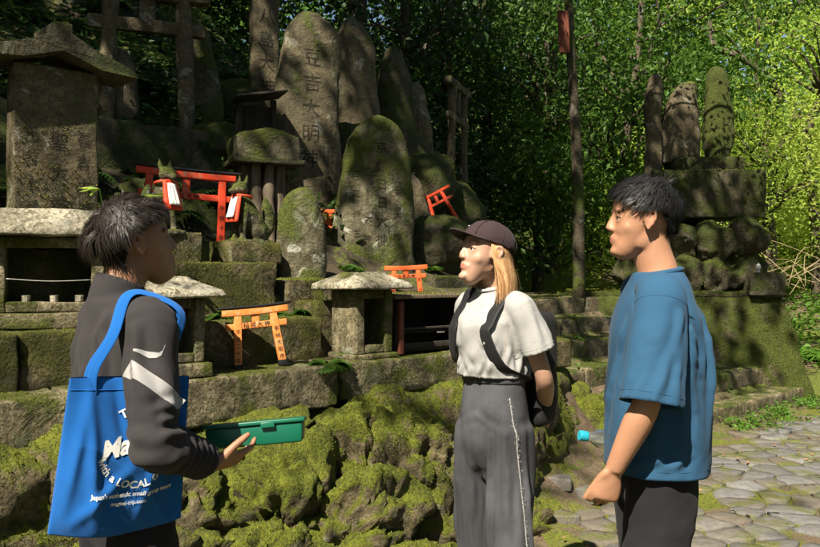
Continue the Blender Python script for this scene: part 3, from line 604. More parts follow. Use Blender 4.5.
# ------------------------------------------------------------------ vegetation
def sprays(Cn, n, sp, L, rng, flat=.35, asp=.5, outward=None, droop=.3):
    """leaf sprays round the centres Cn: n leaves each inside a flattened cloud"""
    k = len(Cn); base = np.repeat(Cn, n, 0); sp = np.repeat(np.broadcast_to(sp, (k,)), n)[:, None]
    ax = unit(rng.normal(size=(k, 3))*A(.5,.5,.25)+A(0,0,1)); ax = np.repeat(ax, n, 0)
    d = rng.normal(size=(k*n, 3)); d = d-ax*(d*ax).sum(1)[:, None]*(1-flat); off = d*sp*.6
    off[:, 2] -= droop*np.hypot(off[:, 0], off[:, 1])
    D = unit(off+rng.normal(size=(k*n, 3))*.5*sp); N = unit(ax+rng.normal(size=(k*n, 3))*.45)
    l = L*rng.uniform(.6, 1.25, k*n); return leaves(base+off, D, N, l, l*asp)
def cloud(c, r, n, rng, shell=.5):
    d = unit(rng.normal(size=(n, 3))); rr = rng.uniform(shell, 1, n)**.6; p = d*rr[:, None]
    p *= (1+.28*fbm(d*2.2+c[0], 2, 3))[:, None]; return np.array(c)+p*np.array(r)
def limbs(P0, targets, r0, rng, n=7):
    m = MB()
    for t in targets:
        a = np.array(P0); b = np.array(t); mid = (a+b)/2+rng.normal(size=3)*.12*np.linalg.norm(b-a)+A(0,0,.1)*np.linalg.norm(b-a)
        Q = smooth_path([a, mid, b], 5); m.tube(Q, np.linspace(r0, r0*.2, len(Q)), n)
    return m
def tree(name, label, loc, trunk, r, crowns, nl, L, mat, seed, bark=BARK, group=None, spn=26, sp=.5, asp=.5):
    """trunk: path rows (x,y,z) relative to loc; crowns: list of (centre, radii, sprays)"""
    rng = np.random.default_rng(seed); root = thing(name, label, 'tree', loc, 0, group)
    Q = smooth_path(trunk, 6); V, F = tube(Q, np.interp(np.linspace(0, 1, len(Q)), [0, .08, 1], [r*1.35, r, r*.35]), 14); V = V+fbm(V*5, 3, seed)[:, None]*r*.18; t = mk('trunk', V, F, bark, root)
    m = MB(); Vs = []; Fs = []; n0 = 0
    for c, rr, k in crowns:
        cn = cloud(c, rr, k, rng); j = Q[np.argmin(np.linalg.norm(Q-(np.array(c)-A(0,0,rr[2])), axis=1))]
        lm = limbs(j, cn[rng.choice(k, min(k, 9), False)], r*.35, rng); m.add(*lm.arr())
        V, F = sprays(cn, spn, sp, L, rng, asp=asp); Vs.append(V); Fs.append(F+n0); n0 += len(V)
    m.build('limb', bark, root, smooth=True); mk('crown', np.concatenate(Vs), np.concatenate(Fs), mat, root, smooth=False); return root
def gz1(x, y): return float(ground_z(x, y))

# tall trees with unseen crowns, added and shaped to cast the hillside shade
def canopy(seed, n, x, y, zf, keep, spn, L, sp):
    rng = np.random.default_rng(seed); p = np.stack([rng.uniform(*x, n), rng.uniform(*y, n)], 1); p = p[keep(p[:, 0], p[:, 1])]
    z = zf+rng.normal(0, .55, len(p)); return np.concatenate([p, z[:, None]], 1)
def blob(P, o=1.): return fbm(np.stack([P[0]*.9, P[1]*.9, P[0]*0+o], 1), 2, 21)
def shade_tree(label, loc, trunk, r, cl, seed, spn=22, L=.20, sp=.34, mat=LEAF, lr=.05):
    rng = np.random.default_rng(seed); root = thing('shade_tree', label, 'tree', loc, 0); base = np.array(loc)
    Q = smooth_path(trunk, 6); V, F = tube(Q, np.linspace(r*1.2, r*.5, len(Q)), 16); t = mk('trunk', V+fbm(V*5, 3, seed)[:, None]*r*.15, F, MBARK, root)
    lm = limbs(Q[-1], (cl-base)[rng.choice(len(cl), min(26, len(cl)), False)], lr, rng); lm.build('limb', BARK, root, smooth=True)
    V, F = sprays(cl-base, spn, sp, L, rng); mk('crown', V, F, mat, root, smooth=False); return root
SV = np.array(sdir)
def shade_clusters(n, seed):
    """leaf clusters overhead, chosen by where their shadow falls at 1.5 m height (facade frame s, w)"""
    rng = np.random.default_rng(seed); s = rng.uniform(-7, 11, n); w = rng.uniform(-.6, 9.5, n); nz = fbm(np.stack([s*1.1, w*1.1, s*0], 1), 2, 21); gap = fbm(np.stack([s*1.5, w*1.5, s*0+7], 1), 2, 22)
    ok = ((s < 1.9) & (w > 1.42+.28*nz)) | ((s >= 1.9) & (s < 7.3+.55*np.maximum(0, w-1)) & (w > np.where(s < 4.2, 1.15, .35)+.3*nz)); ok &= (gap < .36) | (w > 3)
    x, y, _ = W(s[ok], w[ok]); z = rng.normal(9.4, .5, ok.sum()); return np.stack([x, y, z*0+1.5], 1)+SV*((z-1.5)/SV[2])[:, None]
allc = shade_clusters(3300, 4); left = allc[:, 0] < -3.2
shade_tree('unseen tree added beyond the left edge, crown overhead shaped to shade the hillside', (-6.6, 8.2, gz1(-6.6, 8.2)-.1), [(0,0,0),(.1,-.1,2),(.5,-.4,3.6),(1.0,-1.2,5)], .3, allc[left], 1)
# (the slim trunk at the stairs carries the rest of the added shade crown)
tl = shade_tree('slim dark tree trunk with a reddish board, at the head of the stairs', (1.93, 9.1, 1.15), [(0,0,0),(-.02,0,1.5),(-.10,0,3),(-.16,.1,5),(-.2,.1,7)], .062, allc[~left], 2)
V, F = rbox((.062,.012,.235), r=.004, res=.08, amp=.002); bd = mk('sign_board', V, F, RUST, None, (1.715, 8.9, 4.17), (0, rad(-2), rad(8))); tag(bd, 'plain rusty red board fixed high on the slim trunk', 'sign')
clC = canopy(3, 150, (-3, 2), (12.5, 22), 10.5, lambda x, y: x < 1.5+y*.05, 0, 0, 0)
shade_tree('unseen tree added behind the stairs, crown shading the middle wood', (-1.2, 15.5, gz1(-1.2, 15.5)-.2), [(0,0,0),(.1,0,3),(.3,.2,6)], .26, clC, 3, 30, .26, .6, LEAFD)
# thin unseen branches, added to dapple the sun on path and terrace
rng = np.random.default_rng(9); s = np.concatenate([rng.uniform(-3, 7, 26), rng.uniform(-3, 2.2, 90)]); w = np.concatenate([rng.uniform(-3.6, -.2, 26), rng.uniform(-1.2, 1.4, 90)]); kp = np.r_[np.ones(26, bool), fbm(np.stack([s[26:]*1.4, w[26:]*1.4, s[26:]*0+3], 1), 2, 41) > .08]; s, w = s[kp], w[kp]; x, y, _ = W(s, w); cl = np.stack([x, y, x*0+1.2], 1)+SV*((9.2-1.2)/SV[2])
shade_tree('unseen tree added behind the viewer, sparse branches dappling the path and terrace', (-9.5, -4.5, 0), [(0,0,0),(0,.1,3),(.4,.2,7),(.6,.3,9.3)], .22, cl, 5, 8, .15, .28, LEAF, .010)

# forest closing in behind and beside the viewer (unseen, added to keep the low sky off the place)
rng = np.random.default_rng(55); cn = []
for k in range(120):
    a = rng.uniform(-3.6, .45); r_ = rng.uniform(11, 17); x, y = r_*math.cos(a), 2+r_*math.sin(a); cn.append(cloud((x, y, rng.uniform(0, 10)), (2.4,2.4,1.8), 12, rng, .2))
V, F = sprays(np.concatenate(cn), 10, .9, .62, rng, asp=.6); tag(mk('forest', V, F, LEAFD, smooth=False), 'unseen wood added behind the viewer to block the low sky', 'foliage', kind='stuff')
s = rng.uniform(-12, 10, 620); w = rng.uniform(-13, -4.3, 620); x, y, _ = W(s, w); cl = np.stack([x, y, x*0+1.5], 1)+SV*((rng.normal(9.6, .6, 620)-1.5)/SV[2])[:, None]  # closed crown overhead, added out of view to darken the ambient light
shade_tree('unseen tree added behind the viewer, closed crown cutting the sky light', (-3.5, -13, 0), [(0,0,0),(0,.1,4),(.3,.2,8)], .3, cl, 8, 14, .32, .6, LEAFD)

# trees that show in the picture
def crownset(h, r, k): return [((0,0,h), (r, r, r*.75), k), ((r*.6,-r*.3,h-r*.7), (r*.7,r*.7,r*.5), k//2), ((-r*.6,.1,h-r*.5), (r*.7,r*.7,r*.5), k//2)]
def T(label, x, y, trunk, r, crowns, mat, seed, L=.15, spn=26, sp=.5, bark=MBARK, name='tree'): return tree(name, label, (x, y, gz1(x, y)-.1), trunk, r, crowns, 0, L, mat, seed, bark, None, spn, sp)
T('thin straight sunlit trunk in the bright forest, upper right', 6.35, 14.6, [(0,0,0),(.03,0,2),(0,0,4),(.1,0,7)], .075, [((0,0,6.6),(2.2,2,1.6),60), ((.4,-.8,3.6),(1.1,.9,.5),22)], LEAFB, 11, .10, 40)
T('dark curving trunk at the upper right edge', 7.3, 14.2, [(0,0,0),(-.1,0,1.8),(-.25,0,2.9),(-.05,0,3.6),(.35,0,4.1),(.5,0,5.2),(.6,0,6.5)], .10, [((.6,0,6.3),(2.2,2,1.5),60), ((-.6,-.4,4.9),(.9,.8,.4),18)], LEAFB, 12, .10, 40)
T('pale trunk low in the sunlit thicket behind the monument', 6.1, 13.6, [(0,0,0),(.05,0,1.2),(-.05,0,2.4),(0,0,3.4)], .13, [((-.3,0,3.3),(1.3,1.1,.8),44), ((.5,-.2,2.4),(.9,.8,.6),26)], LEAFY, 13, .08, 44, .42)
T('maple with spreading light green sprays above the right-hand man', 3.6, 13.0, [(0,0,0),(-.1,0,1.5),(-.1,0,3),(.1,0,4.5),(.2,0,6)], .11, [((.0,-.3,5.0),(2.2,1.6,1.3),110), ((-.6,-.5,3.3),(1.5,1.1,.9),70), ((.8,-.8,4.0),(1.2,1,.6),40)], LEAF, 14, .12, 30, .45)
T('maple with dense mid green sprays left of the standing stones', 2.2, 14.0, [(0,0,0),(.1,0,1.5),(.2,0,3),(.2,0,5)], .12, [((.2,-.4,4.6),(1.7,1.4,1.2),90), ((.5,-.5,2.9),(1.4,1.1,1.0),70), ((.1,-.5,1.7),(1.1,.9,.7),40)], LEAF, 15, .12, 30, .45)
T('leafy shrub tree hanging over the bank at the right edge', 7.4, 12.4, [(0,0,0),(0,0,.8),(.1,0,1.6),(.2,0,2.4)], .06, [((.1,0,2.3),(.95,.8,.7),50), ((-.3,-.1,1.6),(.6,.6,.45),24)], LEAFB, 16, .075, 44, .4)
T('bushy sunlit sapling behind the standing stones', 5.0, 13.0, [(0,0,0),(0,0,1),(.1,0,2),(.1,0,3)], .06, [((.1,0,3.0),(1.0,.9,.8),56), ((0,-.2,2.0),(.8,.7,.6),34)], LEAFB, 17, .075, 44, .4)
for i, (x, y, r, lab) in enumerate([(.55, 13.5, .13, 'thick dark trunk in the gloom behind the woman'), (1.35, 15.2, .10, 'slim dark trunk in the gloom left of the board'), (2.9, 16.5, .14, 'dark trunk half hidden by maple leaves in the centre'), (-.2, 12.2, .12, 'dark leaning trunk above the upper hillside stones')]):
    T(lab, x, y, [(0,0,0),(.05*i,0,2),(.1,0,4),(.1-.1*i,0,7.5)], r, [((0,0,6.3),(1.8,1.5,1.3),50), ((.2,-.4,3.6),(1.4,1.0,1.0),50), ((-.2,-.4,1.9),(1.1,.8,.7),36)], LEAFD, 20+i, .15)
# leafy bough hanging into the top of the picture
ob = thing('overhanging_branch', 'leafy branch hanging into the top of the picture, right of the board', 'branch', (4.6, 8.6, 4.75)); rng = np.random.default_rng(61); m = MB(); cs_ = []
for e in ((-2.6,-.5,-.35),(-1.9,.2,-.75),(-1.2,-.6,-.35),(-.5,.1,-.55),(-3.0,.3,-.1)):
    Q = smooth_path([(0,0,.2), A(*e)*.5+A(0,0,.15), e], 5); m.tube(Q, np.linspace(.022,.005,len(Q)), 6)
    for t in np.linspace(3, len(Q)-1, 9).astype(int): cs_.append(Q[t]+rng.normal(size=3)*.08)
m.build('bough', BARK, ob, smooth=True); V, F = sprays(np.array(cs_), 34, .24, .062, rng, flat=.15, asp=.62); mk('leaves', V, F, LEAF, ob, smooth=False)
# mossy bent bough reaching across the bright forest
mb = MB(); Q = smooth_path([(5.25,14.0,5.9),(5.3,13.9,5.45),(5.75,13.8,5.2),(6.2,13.8,4.85),(6.45,13.85,4.45)], 6); mb.tube(Q-Q[0], np.linspace(.05, .075, len(Q)), 9)
mb.tube(smooth_path([(.5,-.2,-.7),(.2,-.3,-.35),(-.3,-.3,-.2)], 4), np.linspace(.03,.012, 9), 7)
tag(mb.build('bent_bough', MBARK, None, tuple(Q[0]), smooth=True), 'yellow-green mossy bough slanting down in the bright forest', 'branch')
# forest masses
def mass(name, label, cs, n, L, sp, spn, mat, seed):
    rng = np.random.default_rng(seed); cn = np.concatenate([cloud((x, y, gz1(x, y)+z), r, k, rng, .2) for x, y, z, r, k in cs]); V, F = sprays(cn, spn, sp, L, rng, asp=.55); tag(mk(name, V, F, mat, smooth=False), label, 'foliage', kind='stuff')
rg = np.random.default_rng(5)
mass('forest', 'bright sunlit wood filling the upper right background', [(rg.uniform(5, 22), rg.uniform(17, 27), rg.uniform(.5, 10), (2.4,1.6,1.6), 42) for _ in range(64)], 0, .24, .65, 22, LEAFB, 31)
mass('forest', 'yellowish sunlit thicket behind the monument', [(rg.uniform(4.5, 15), rg.uniform(14.5, 18), rg.uniform(.3, 3.2), (1.5,1.1,.8), 44) for _ in range(28)], 0, .11, .45, 24, LEAFY, 32)
mass('forest', 'green wood in the middle background', [(rg.uniform(-1, 8), rg.uniform(18, 25), rg.uniform(.5, 10), (2.2,1.4,1.5), 42) for _ in range(40)], 0, .22, .65, 22, LEAF, 33)
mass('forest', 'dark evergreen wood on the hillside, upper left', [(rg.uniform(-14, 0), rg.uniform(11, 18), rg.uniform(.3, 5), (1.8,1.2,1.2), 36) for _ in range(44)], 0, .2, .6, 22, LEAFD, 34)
mass('forest', 'far wood closing the view', [(rg.uniform(-30, 42), rg.uniform(32, 44), rg.uniform(0, 16), (4,2.5,3), 24) for _ in range(80)], 0, .6, 1.4, 20, LEAF, 35)

def frond(m, p, az, L, el, rng, lw=.05, n=13):
    t = np.linspace(0, 1, n); hx = L*(t*math.cos(el)); z = L*(t*math.sin(el)-.75*t*t*math.sin(el)-.18*t*t); d = A(math.cos(az), math.sin(az), 0); sd = A(-math.sin(az), math.cos(az), 0)
    P = p+d*hx[:, None]+A(0,0,1)*z[:, None]; D = unit(np.gradient(P, axis=0)); wl = lw*2.2*np.sin(np.pi*(t*.88+.1))**.8
    for sg in (-1, 1): m.append((P[1:], unit(D[1:]*.5+sg*sd), np.tile(A(0,0,1), (n-1, 1))+D[1:]*.2, wl[1:], wl[1:]*.34))
def ferns(name, label, spots, mat, seed, scale=1.):
    rng = np.random.default_rng(seed); m = []
    for x, y, z in spots:
        k = rng.integers(5, 9); a0 = rng.uniform(0, 6)
        for i in range(k): frond(m, A(x, y, z), a0+i*6.28/k+rng.normal()*.3, scale*rng.uniform(.22, .45), rng.uniform(.5, 1.1), rng)
    V, F = leaves(*[np.concatenate([q[i] for q in m]) for i in range(5)]); tag(mk(name, V, F, mat, smooth=False), label, 'ferns', kind='stuff')
rng = np.random.default_rng(77); sp_ = []
while len(sp_) < 210:
    s, w = rng.uniform(-3, 4.2), rng.uniform(1.3, 5.5); w = w if s < 2.2 else w+3; x, y, _ = W(s, w); sp_.append((x, y, gz1(x, y)+.02))
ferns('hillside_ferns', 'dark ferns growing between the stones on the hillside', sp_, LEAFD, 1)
sp_ = []
while len(sp_) < 60:
    s, w = rng.uniform(7.7, 16), rng.uniform(-3, 4); x, y, _ = W(s, w)
    sp_.append((x, y, gz1(x, y)+.02))
ferns('bank_ferns', 'ferns among the herbs on the sunny right bank', sp_, GRASS, 2, 1.2)
tsp = [W(s_, w_, z_) for s_, w_, z_ in ((-.70,.56,1.22),(.10,.56,1.21),(-1.0,.62,1.2),(.52,.64,1.28),(.05,1.02,1.50),(-.62,1.02,1.53),(.60,1.0,1.30),(1.5,1.0,1.3),(1.25,.95,1.3),(.0,.08,.95),(.98,1.12,1.5),(-.35,.62,1.22),(1.8,1.1,1.5),(-.95,1.05,1.6))]
ferns('terrace_ferns', 'small ferns sprouting in the joints of the terrace', tsp, LEAF, 8, .42)
def herbs(name, label, xy, h, L, mat, seed, n=5):
    rng = np.random.default_rng(seed); xy = np.repeat(xy, n, 0)+rng.normal(0, L*.8, (len(xy)*n, 2)); z = ground_z(xy[:, 0], xy[:, 1])+rng.uniform(.2, 1, len(xy))*h
    P = np.concatenate([xy, z[:, None]], 1); D = rng.normal(size=P.shape)*A(1,1,.4); N = rng.normal(size=P.shape)*.5+A(0,0,1); l = L*rng.uniform(.6, 1.3, len(P)); V, F = leaves(P, D, N, l, l*.6); tag(mk(name, V, F, mat, smooth=False), label, 'plants', kind='stuff')
q = []
while len(q) < 2600:
    s, w = rng.uniform(7.9, 17), rng.uniform(-4, 5); x, y, _ = W(s, w)
    if vnoise(A(x*.8, y*.8, 0)[None], 3)[0] > -.35: q.append((x, y))
herbs('bank_herbs', 'bright green herbs covering the bank at the right edge', np.array(q), .28, .085, GRASS, 3, 7)
q = []
while len(q) < 330:
    s, w = rng.uniform(4.6, 8.2), rng.normal(-.14, .09) if rng.random() < .6 else rng.uniform(-.5, .1); x, y, _ = W(s, w)
    if vnoise(A(x*1.7, y*1.7, 0)[None], 5)[0] > -.15: q.append((x, y))
herbs('creeping_plants', 'small creeping plants along the foot of the lowest step', np.array(q), .07, .038, GRASS, 4, 6)
q = [W(rng.uniform(2.7, 6), rng.choice([.38,.74,1.08,1.43])+rng.normal(0, .02)) for _ in range(70)]
xy = np.array(q)[:, :2]; rr = np.repeat(xy, 8, 0)+rng.normal(0, .05, (560, 2)); s_, w_ = SW(rr[:, 0], rr[:, 1]); zz = np.interp(w_, [0,.02,.37,.375,.72,.725,1.07,1.075,1.42,1.43,2], [.0,.19,.19,.4,.4,.6,.6,.8,.8,1,1])+rng.uniform(.01,.05,560)
l = rng.uniform(.02,.045,560); V, F = leaves(np.concatenate([rr, zz[:, None]], 1), rng.normal(size=(560,3))*A(1,1,.3), rng.normal(size=(560,3))*.4+A(0,0,1), l, l*.65); tag(mk('step_plants', V, F, GRASS, smooth=False), 'small leafy weeds growing in the stair joints', 'plants', kind='stuff')
q = []
while len(q) < 2300:
    s, w = rng.uniform(-4.5, 5.5), rng.uniform(1.25, 7); x, y, _ = W(s, w)
    if vnoise(A(x*1.3, y*1.3, 0)[None], 15)[0] > -.25 and (s < 2.1 or w > 4.2): q.append((x, y))
herbs('undergrowth', 'dark leafy undergrowth on the shaded hillside', np.array(q), .22, .075, LEAFD, 14, 7)
# fallen leaves
n = 900; xy = np.stack([rng.uniform(-2.5, 6, n), rng.uniform(2.5, 11, n)], 1); s_, w_ = SW(xy[:, 0], xy[:, 1]); xy = xy[(w_ < -.45) | (s_ > 7.4)]; n = len(xy); z = ground_z(xy[:, 0], xy[:, 1])+.042
l = rng.uniform(.03,.06,n); V, F = leaves(np.concatenate([xy, z[:, None]], 1), rng.normal(size=(n,3))*A(1,1,.1), rng.normal(size=(n,3))*.25+A(0,0,1), l, l*.5); tag(mk('fallen_leaves', V, F, flat('dead_leaf', (.24,.13,.06), .8, .5, 5, obj=False), smooth=False), 'scattered dry brown leaves on the path and earth', 'leaves', kind='stuff')
# bamboo-grass sprig before the gabled tablet
spg = thing('bamboo_grass', 'bright sprig of long narrow leaves in front of the inscribed gabled tablet', 'plant', W(-.98, .62, 1.4)); m = MB(); L_ = []
for dx, dz, az in ((0,.42,.2),(-.08,.36,2.9),(.10,.34,.1),(.14,.46,.4),(-.04,.5,2.6),(.04,.28,-.2)):
    top = A(dx, -.05, dz); m.tube(smooth_path([(0,0,0), top*.5+A(0,.02,.03), top], 4), .0035, 5)
    for j in range(3): L_.append((top, A(math.cos(az+j*.5-.5), math.sin(az+j*.5-.5)*.5, -.1+.12*j), A(0,-.5,1), .15*R.uniform(.7,1.2), .026))
m.build('stem', LEAF, spg); V, F = leaves(*[np.array([q[i] for q in L_]) for i in range(5)]); mk('leaves', V, F, LEAFB, spg, smooth=False)
# dry pale twigs on the sunny bank
tw = MB(); rng = np.random.default_rng(4)
for i in range(26):
    a = A(rng.uniform(-.7,.9), rng.uniform(-.3,.3), rng.uniform(-.1,.25)); b = a+A(rng.normal()*.5, rng.normal()*.3, rng.uniform(.1,.6)); c_ = b+A(rng.normal()*.4, rng.normal()*.2, rng.uniform(-.3,.15)); tw.tube(smooth_path([a, b, c_], 4), np.linspace(.007, .0025, 9), 5)
tag(tw.build('dry_brush', flat('dry_twig', (.26,.20,.11), .8), None, (6.0, 12.2, gz1(6.0, 12.2)+.65), smooth=True), 'tangle of dry pale twigs on the sunny bank', 'twigs')
# ------------------------------------------------------------------ moss cushions (fine fuzz on the stones)
bpy.context.view_layer.update()
def moss_fuzz(name, label, objs, n, size, mat, seed, parent=None, face=(.69,-.72,.55), patch=1.6, thr=-.15, lim=-.05):
    rng = np.random.default_rng(seed); Vs = []
    for o in objs:
        me = o.data; me.calc_loop_triangles(); v = np.empty(len(me.vertices)*3); me.vertices.foreach_get('co', v); t = np.empty(len(me.loop_triangles)*3, int); me.loop_triangles.foreach_get('vertices', t)
        Vs.append(xf_(v.reshape(-1, 3), o.matrix_world)[t].reshape(-1, 3, 3))
    Tr = np.concatenate(Vs); cr = np.cross(Tr[:, 1]-Tr[:, 0], Tr[:, 2]-Tr[:, 0]); ar = np.linalg.norm(cr, axis=1); nn = cr/(ar[:, None]+1e-12); ok = nn @ unit(A(*face)) > lim; Tr, nn, ar = Tr[ok], nn[ok], ar[ok]
    i = rng.choice(len(Tr), n, p=ar/ar.sum()); a, b = rng.random(n), rng.random(n); f = a+b > 1; a[f], b[f] = 1-a[f], 1-b[f]; P = Tr[i, 0]+(Tr[i, 1]-Tr[i, 0])*a[:, None]+(Tr[i, 2]-Tr[i, 0])*b[:, None]; N = nn[i]
    keep = fbm(P*patch*2, 3, 5)+.45*N[:, 2]+rng.normal(0, .08, n) > thr; keep &= P[:, 2] > ground_z(P[:, 0], P[:, 1])-.02; P, N = P[keep], N[keep]; n = len(P)
    l = size*rng.uniform(.5, 1.4, n); V, F = leaves(P-N*l[:, None]*.2, N+rng.normal(size=(n, 3))*.75, rng.normal(size=(n, 3)), l, l*.55); o = mk(name, V, F, mat, parent, smooth=False); tag(o, label, None if parent is not None else 'moss', kind='stuff'); return o
def xf_(V, M): return V @ np.array(M.to_3x3()).T+np.array(M.translation)
moss_fuzz('moss', 'cushions of moss on the rock bank', [o for o in bank.children if o.name.startswith('rock')], 260000, .0095, MOSS, 1, bank, thr=.13, patch=2.4)
moss_fuzz('moss', 'moss on the terrace blocks', list(ter.children), 100000, .0085, MOSS, 2, None, thr=.20)
moss_fuzz('moss', 'moss on the stairs', list(sta.children), 50000, .013, MOSS, 3, None, thr=.25)
moss_fuzz('moss', 'moss on the monument base', [o for o in mon.children if o.name.startswith(('base', 'cop', 'boul', 'plinth'))], 60000, .017, MOSS, 4, None, (.2,-.9,.5), thr=.0)
def named(k): return [o for o in C.objects if o.type == 'MESH' and o.name.startswith(k)]
moss_fuzz('moss', 'moss patches on shrine roofs and stone caps', named('roof')+named('eave')+named('cap'), 16000, .010, MOSS, 5, None, (0,-.3,1), thr=.42)
moss_fuzz('moss', 'moss on the standing steles', named('slab'), 60000, .011, MOSS, 6, None, (.3,-.9,.6), thr=.10)
# ------------------------------------------------------------------ people
def skinmat(name, col, lip):
    g = G(name); n = g.noise(60, 4, .6, obj=True); n1 = g.noise(9, 3, obj=True); la = g.n('Attribute', attribute_name='lip').outputs['Fac']
    c = g.mix(n1, tuple(x*.85 for x in col), tuple(min(1, x*1.1) for x in col)); c = g.mix(g.math('MULTIPLY', g.step(n, .6, .75), .18), c, tuple(a*b for a, b in zip(col, (.8,.55,.5)))); c = g.mix(la, c, lip)
    g.b.inputs['Subsurface Weight'].default_value = .12; g.b.inputs['Subsurface Radius'].default_value = (.012,.005,.003); g.b.inputs['Subsurface Scale'].default_value = .6; g.b.inputs['Specular IOR Level'].default_value = .4
    n5 = g.noise(260, 3, .6, obj=True); return g.out(c, .5, g.bump(g.math('ADD', n, n5), .35, .0022))
def fabric(name, col, var=.12, weave=420., rough=.92, bump=.3, sheen=.03, spots=None):
    g = G(name); n = g.noise(5, 4, obj=True); n2 = g.noise(weave, 2, obj=True); c = g.mix(n, tuple(x*(1-var) for x in col), tuple(min(1, x*(1+var)) for x in col)); c = g.mix(g.math('MULTIPLY', n2, .35), c, tuple(x*.55 for x in col))
    if spots:
        v = g.n('TexVoronoi', {'Vector': g.pos(True), 'Scale': 85.}); m = g.math('MULTIPLY', g.step(v.outputs['Distance'], .26, .12), g.math('MULTIPLY', g.step(g.noise(34, 2, obj=True), .44, .52), .7)); c = g.mix(m, c, spots)
    g.b.inputs['Sheen Weight'].default_value = sheen; g.b.inputs['Specular IOR Level'].default_value = .2
    return g.out(c, rough, g.bump(n2, bump, .002))
def hairmat(name, c1, c2, rough=.5):
    g = G(name); ra = g.n('Attribute', attribute_name='shade').outputs['Fac']; g.b.inputs['Specular IOR Level'].default_value = .32
    return g.out(g.mix(ra, c1, c2), rough)
SK_L = skinmat('skin_tan', (.30,.15,.085), (.27,.10,.07)); SK_R = skinmat('skin_warm', (.38,.195,.115), (.33,.13,.095)); SK_W = skinmat('skin_fair', (.42,.245,.17), (.36,.11,.085))
HAIR_D = hairmat('black_brown_hair', (.008,.006,.005), (.034,.024,.019)); HAIR_G = hairmat('black_hair', (.008,.008,.009), (.032,.030,.030)); HAIR_B = hairmat('copper_blond_hair', (.34,.17,.07), (.78,.50,.25), .5)
TEE_BLUE = fabric('blue_jersey', (.022,.074,.142)); JACKET = fabric('grey_brown_jersey', (.030,.027,.028), sheen=.04); TROUS = fabric('black_cotton', (.016,.015,.019)); TEE_W = fabric('white_jersey', (.32,.318,.31), .05, spots=(.12,.12,.12)); CAPM = fabric('aubergine_twill', (.038,.024,.026), weave=260)
TOTE = fabric('blue_canvas', (.007,.10,.36), .14, 520, sheen=.1); PACK = fabric('black_nylon', (.013,.013,.014), rough=.6); PRINT = flat('white_print', (.68,.68,.66), .7, .05, bump=0); TAPE = flat('grey_tape', (.27,.265,.26), .6, .1, bump=.1); LEATHER = flat('black_leather', (.015,.014,.013), .45)
g = G('washed_black_denim'); n = g.noise(3.5, 4, obj=True); n2 = g.noise(380, 2, obj=True); mp = g.n('Mapping', {'Vector': g.pos(True), 'Scale': (60, 60, 3)}); n3 = g.noise(2, 4, .6, vec=mp.outputs[0])
c = g.mix(g.step(n, .38, .66), (.020,.021,.025), (.080,.083,.092)); c = g.mix(g.math('MULTIPLY', n3, .4), c, (.11,.11,.117)); c = g.mix(g.math('MULTIPLY', n2, .4), c, (.03,.03,.034)); DENIM = g.out(c, .9, g.bump(n2, .4, .003))
GREEN = flat('green_plastic', (.003,.10,.055), .35, .1, spec=.5, bump=.03); EYE = flat('eye_white', (.36,.33,.30), .25, .03, bump=0); IRIS = flat('dark_iris', (.015,.010,.008), .15, bump=0, spec=.6)

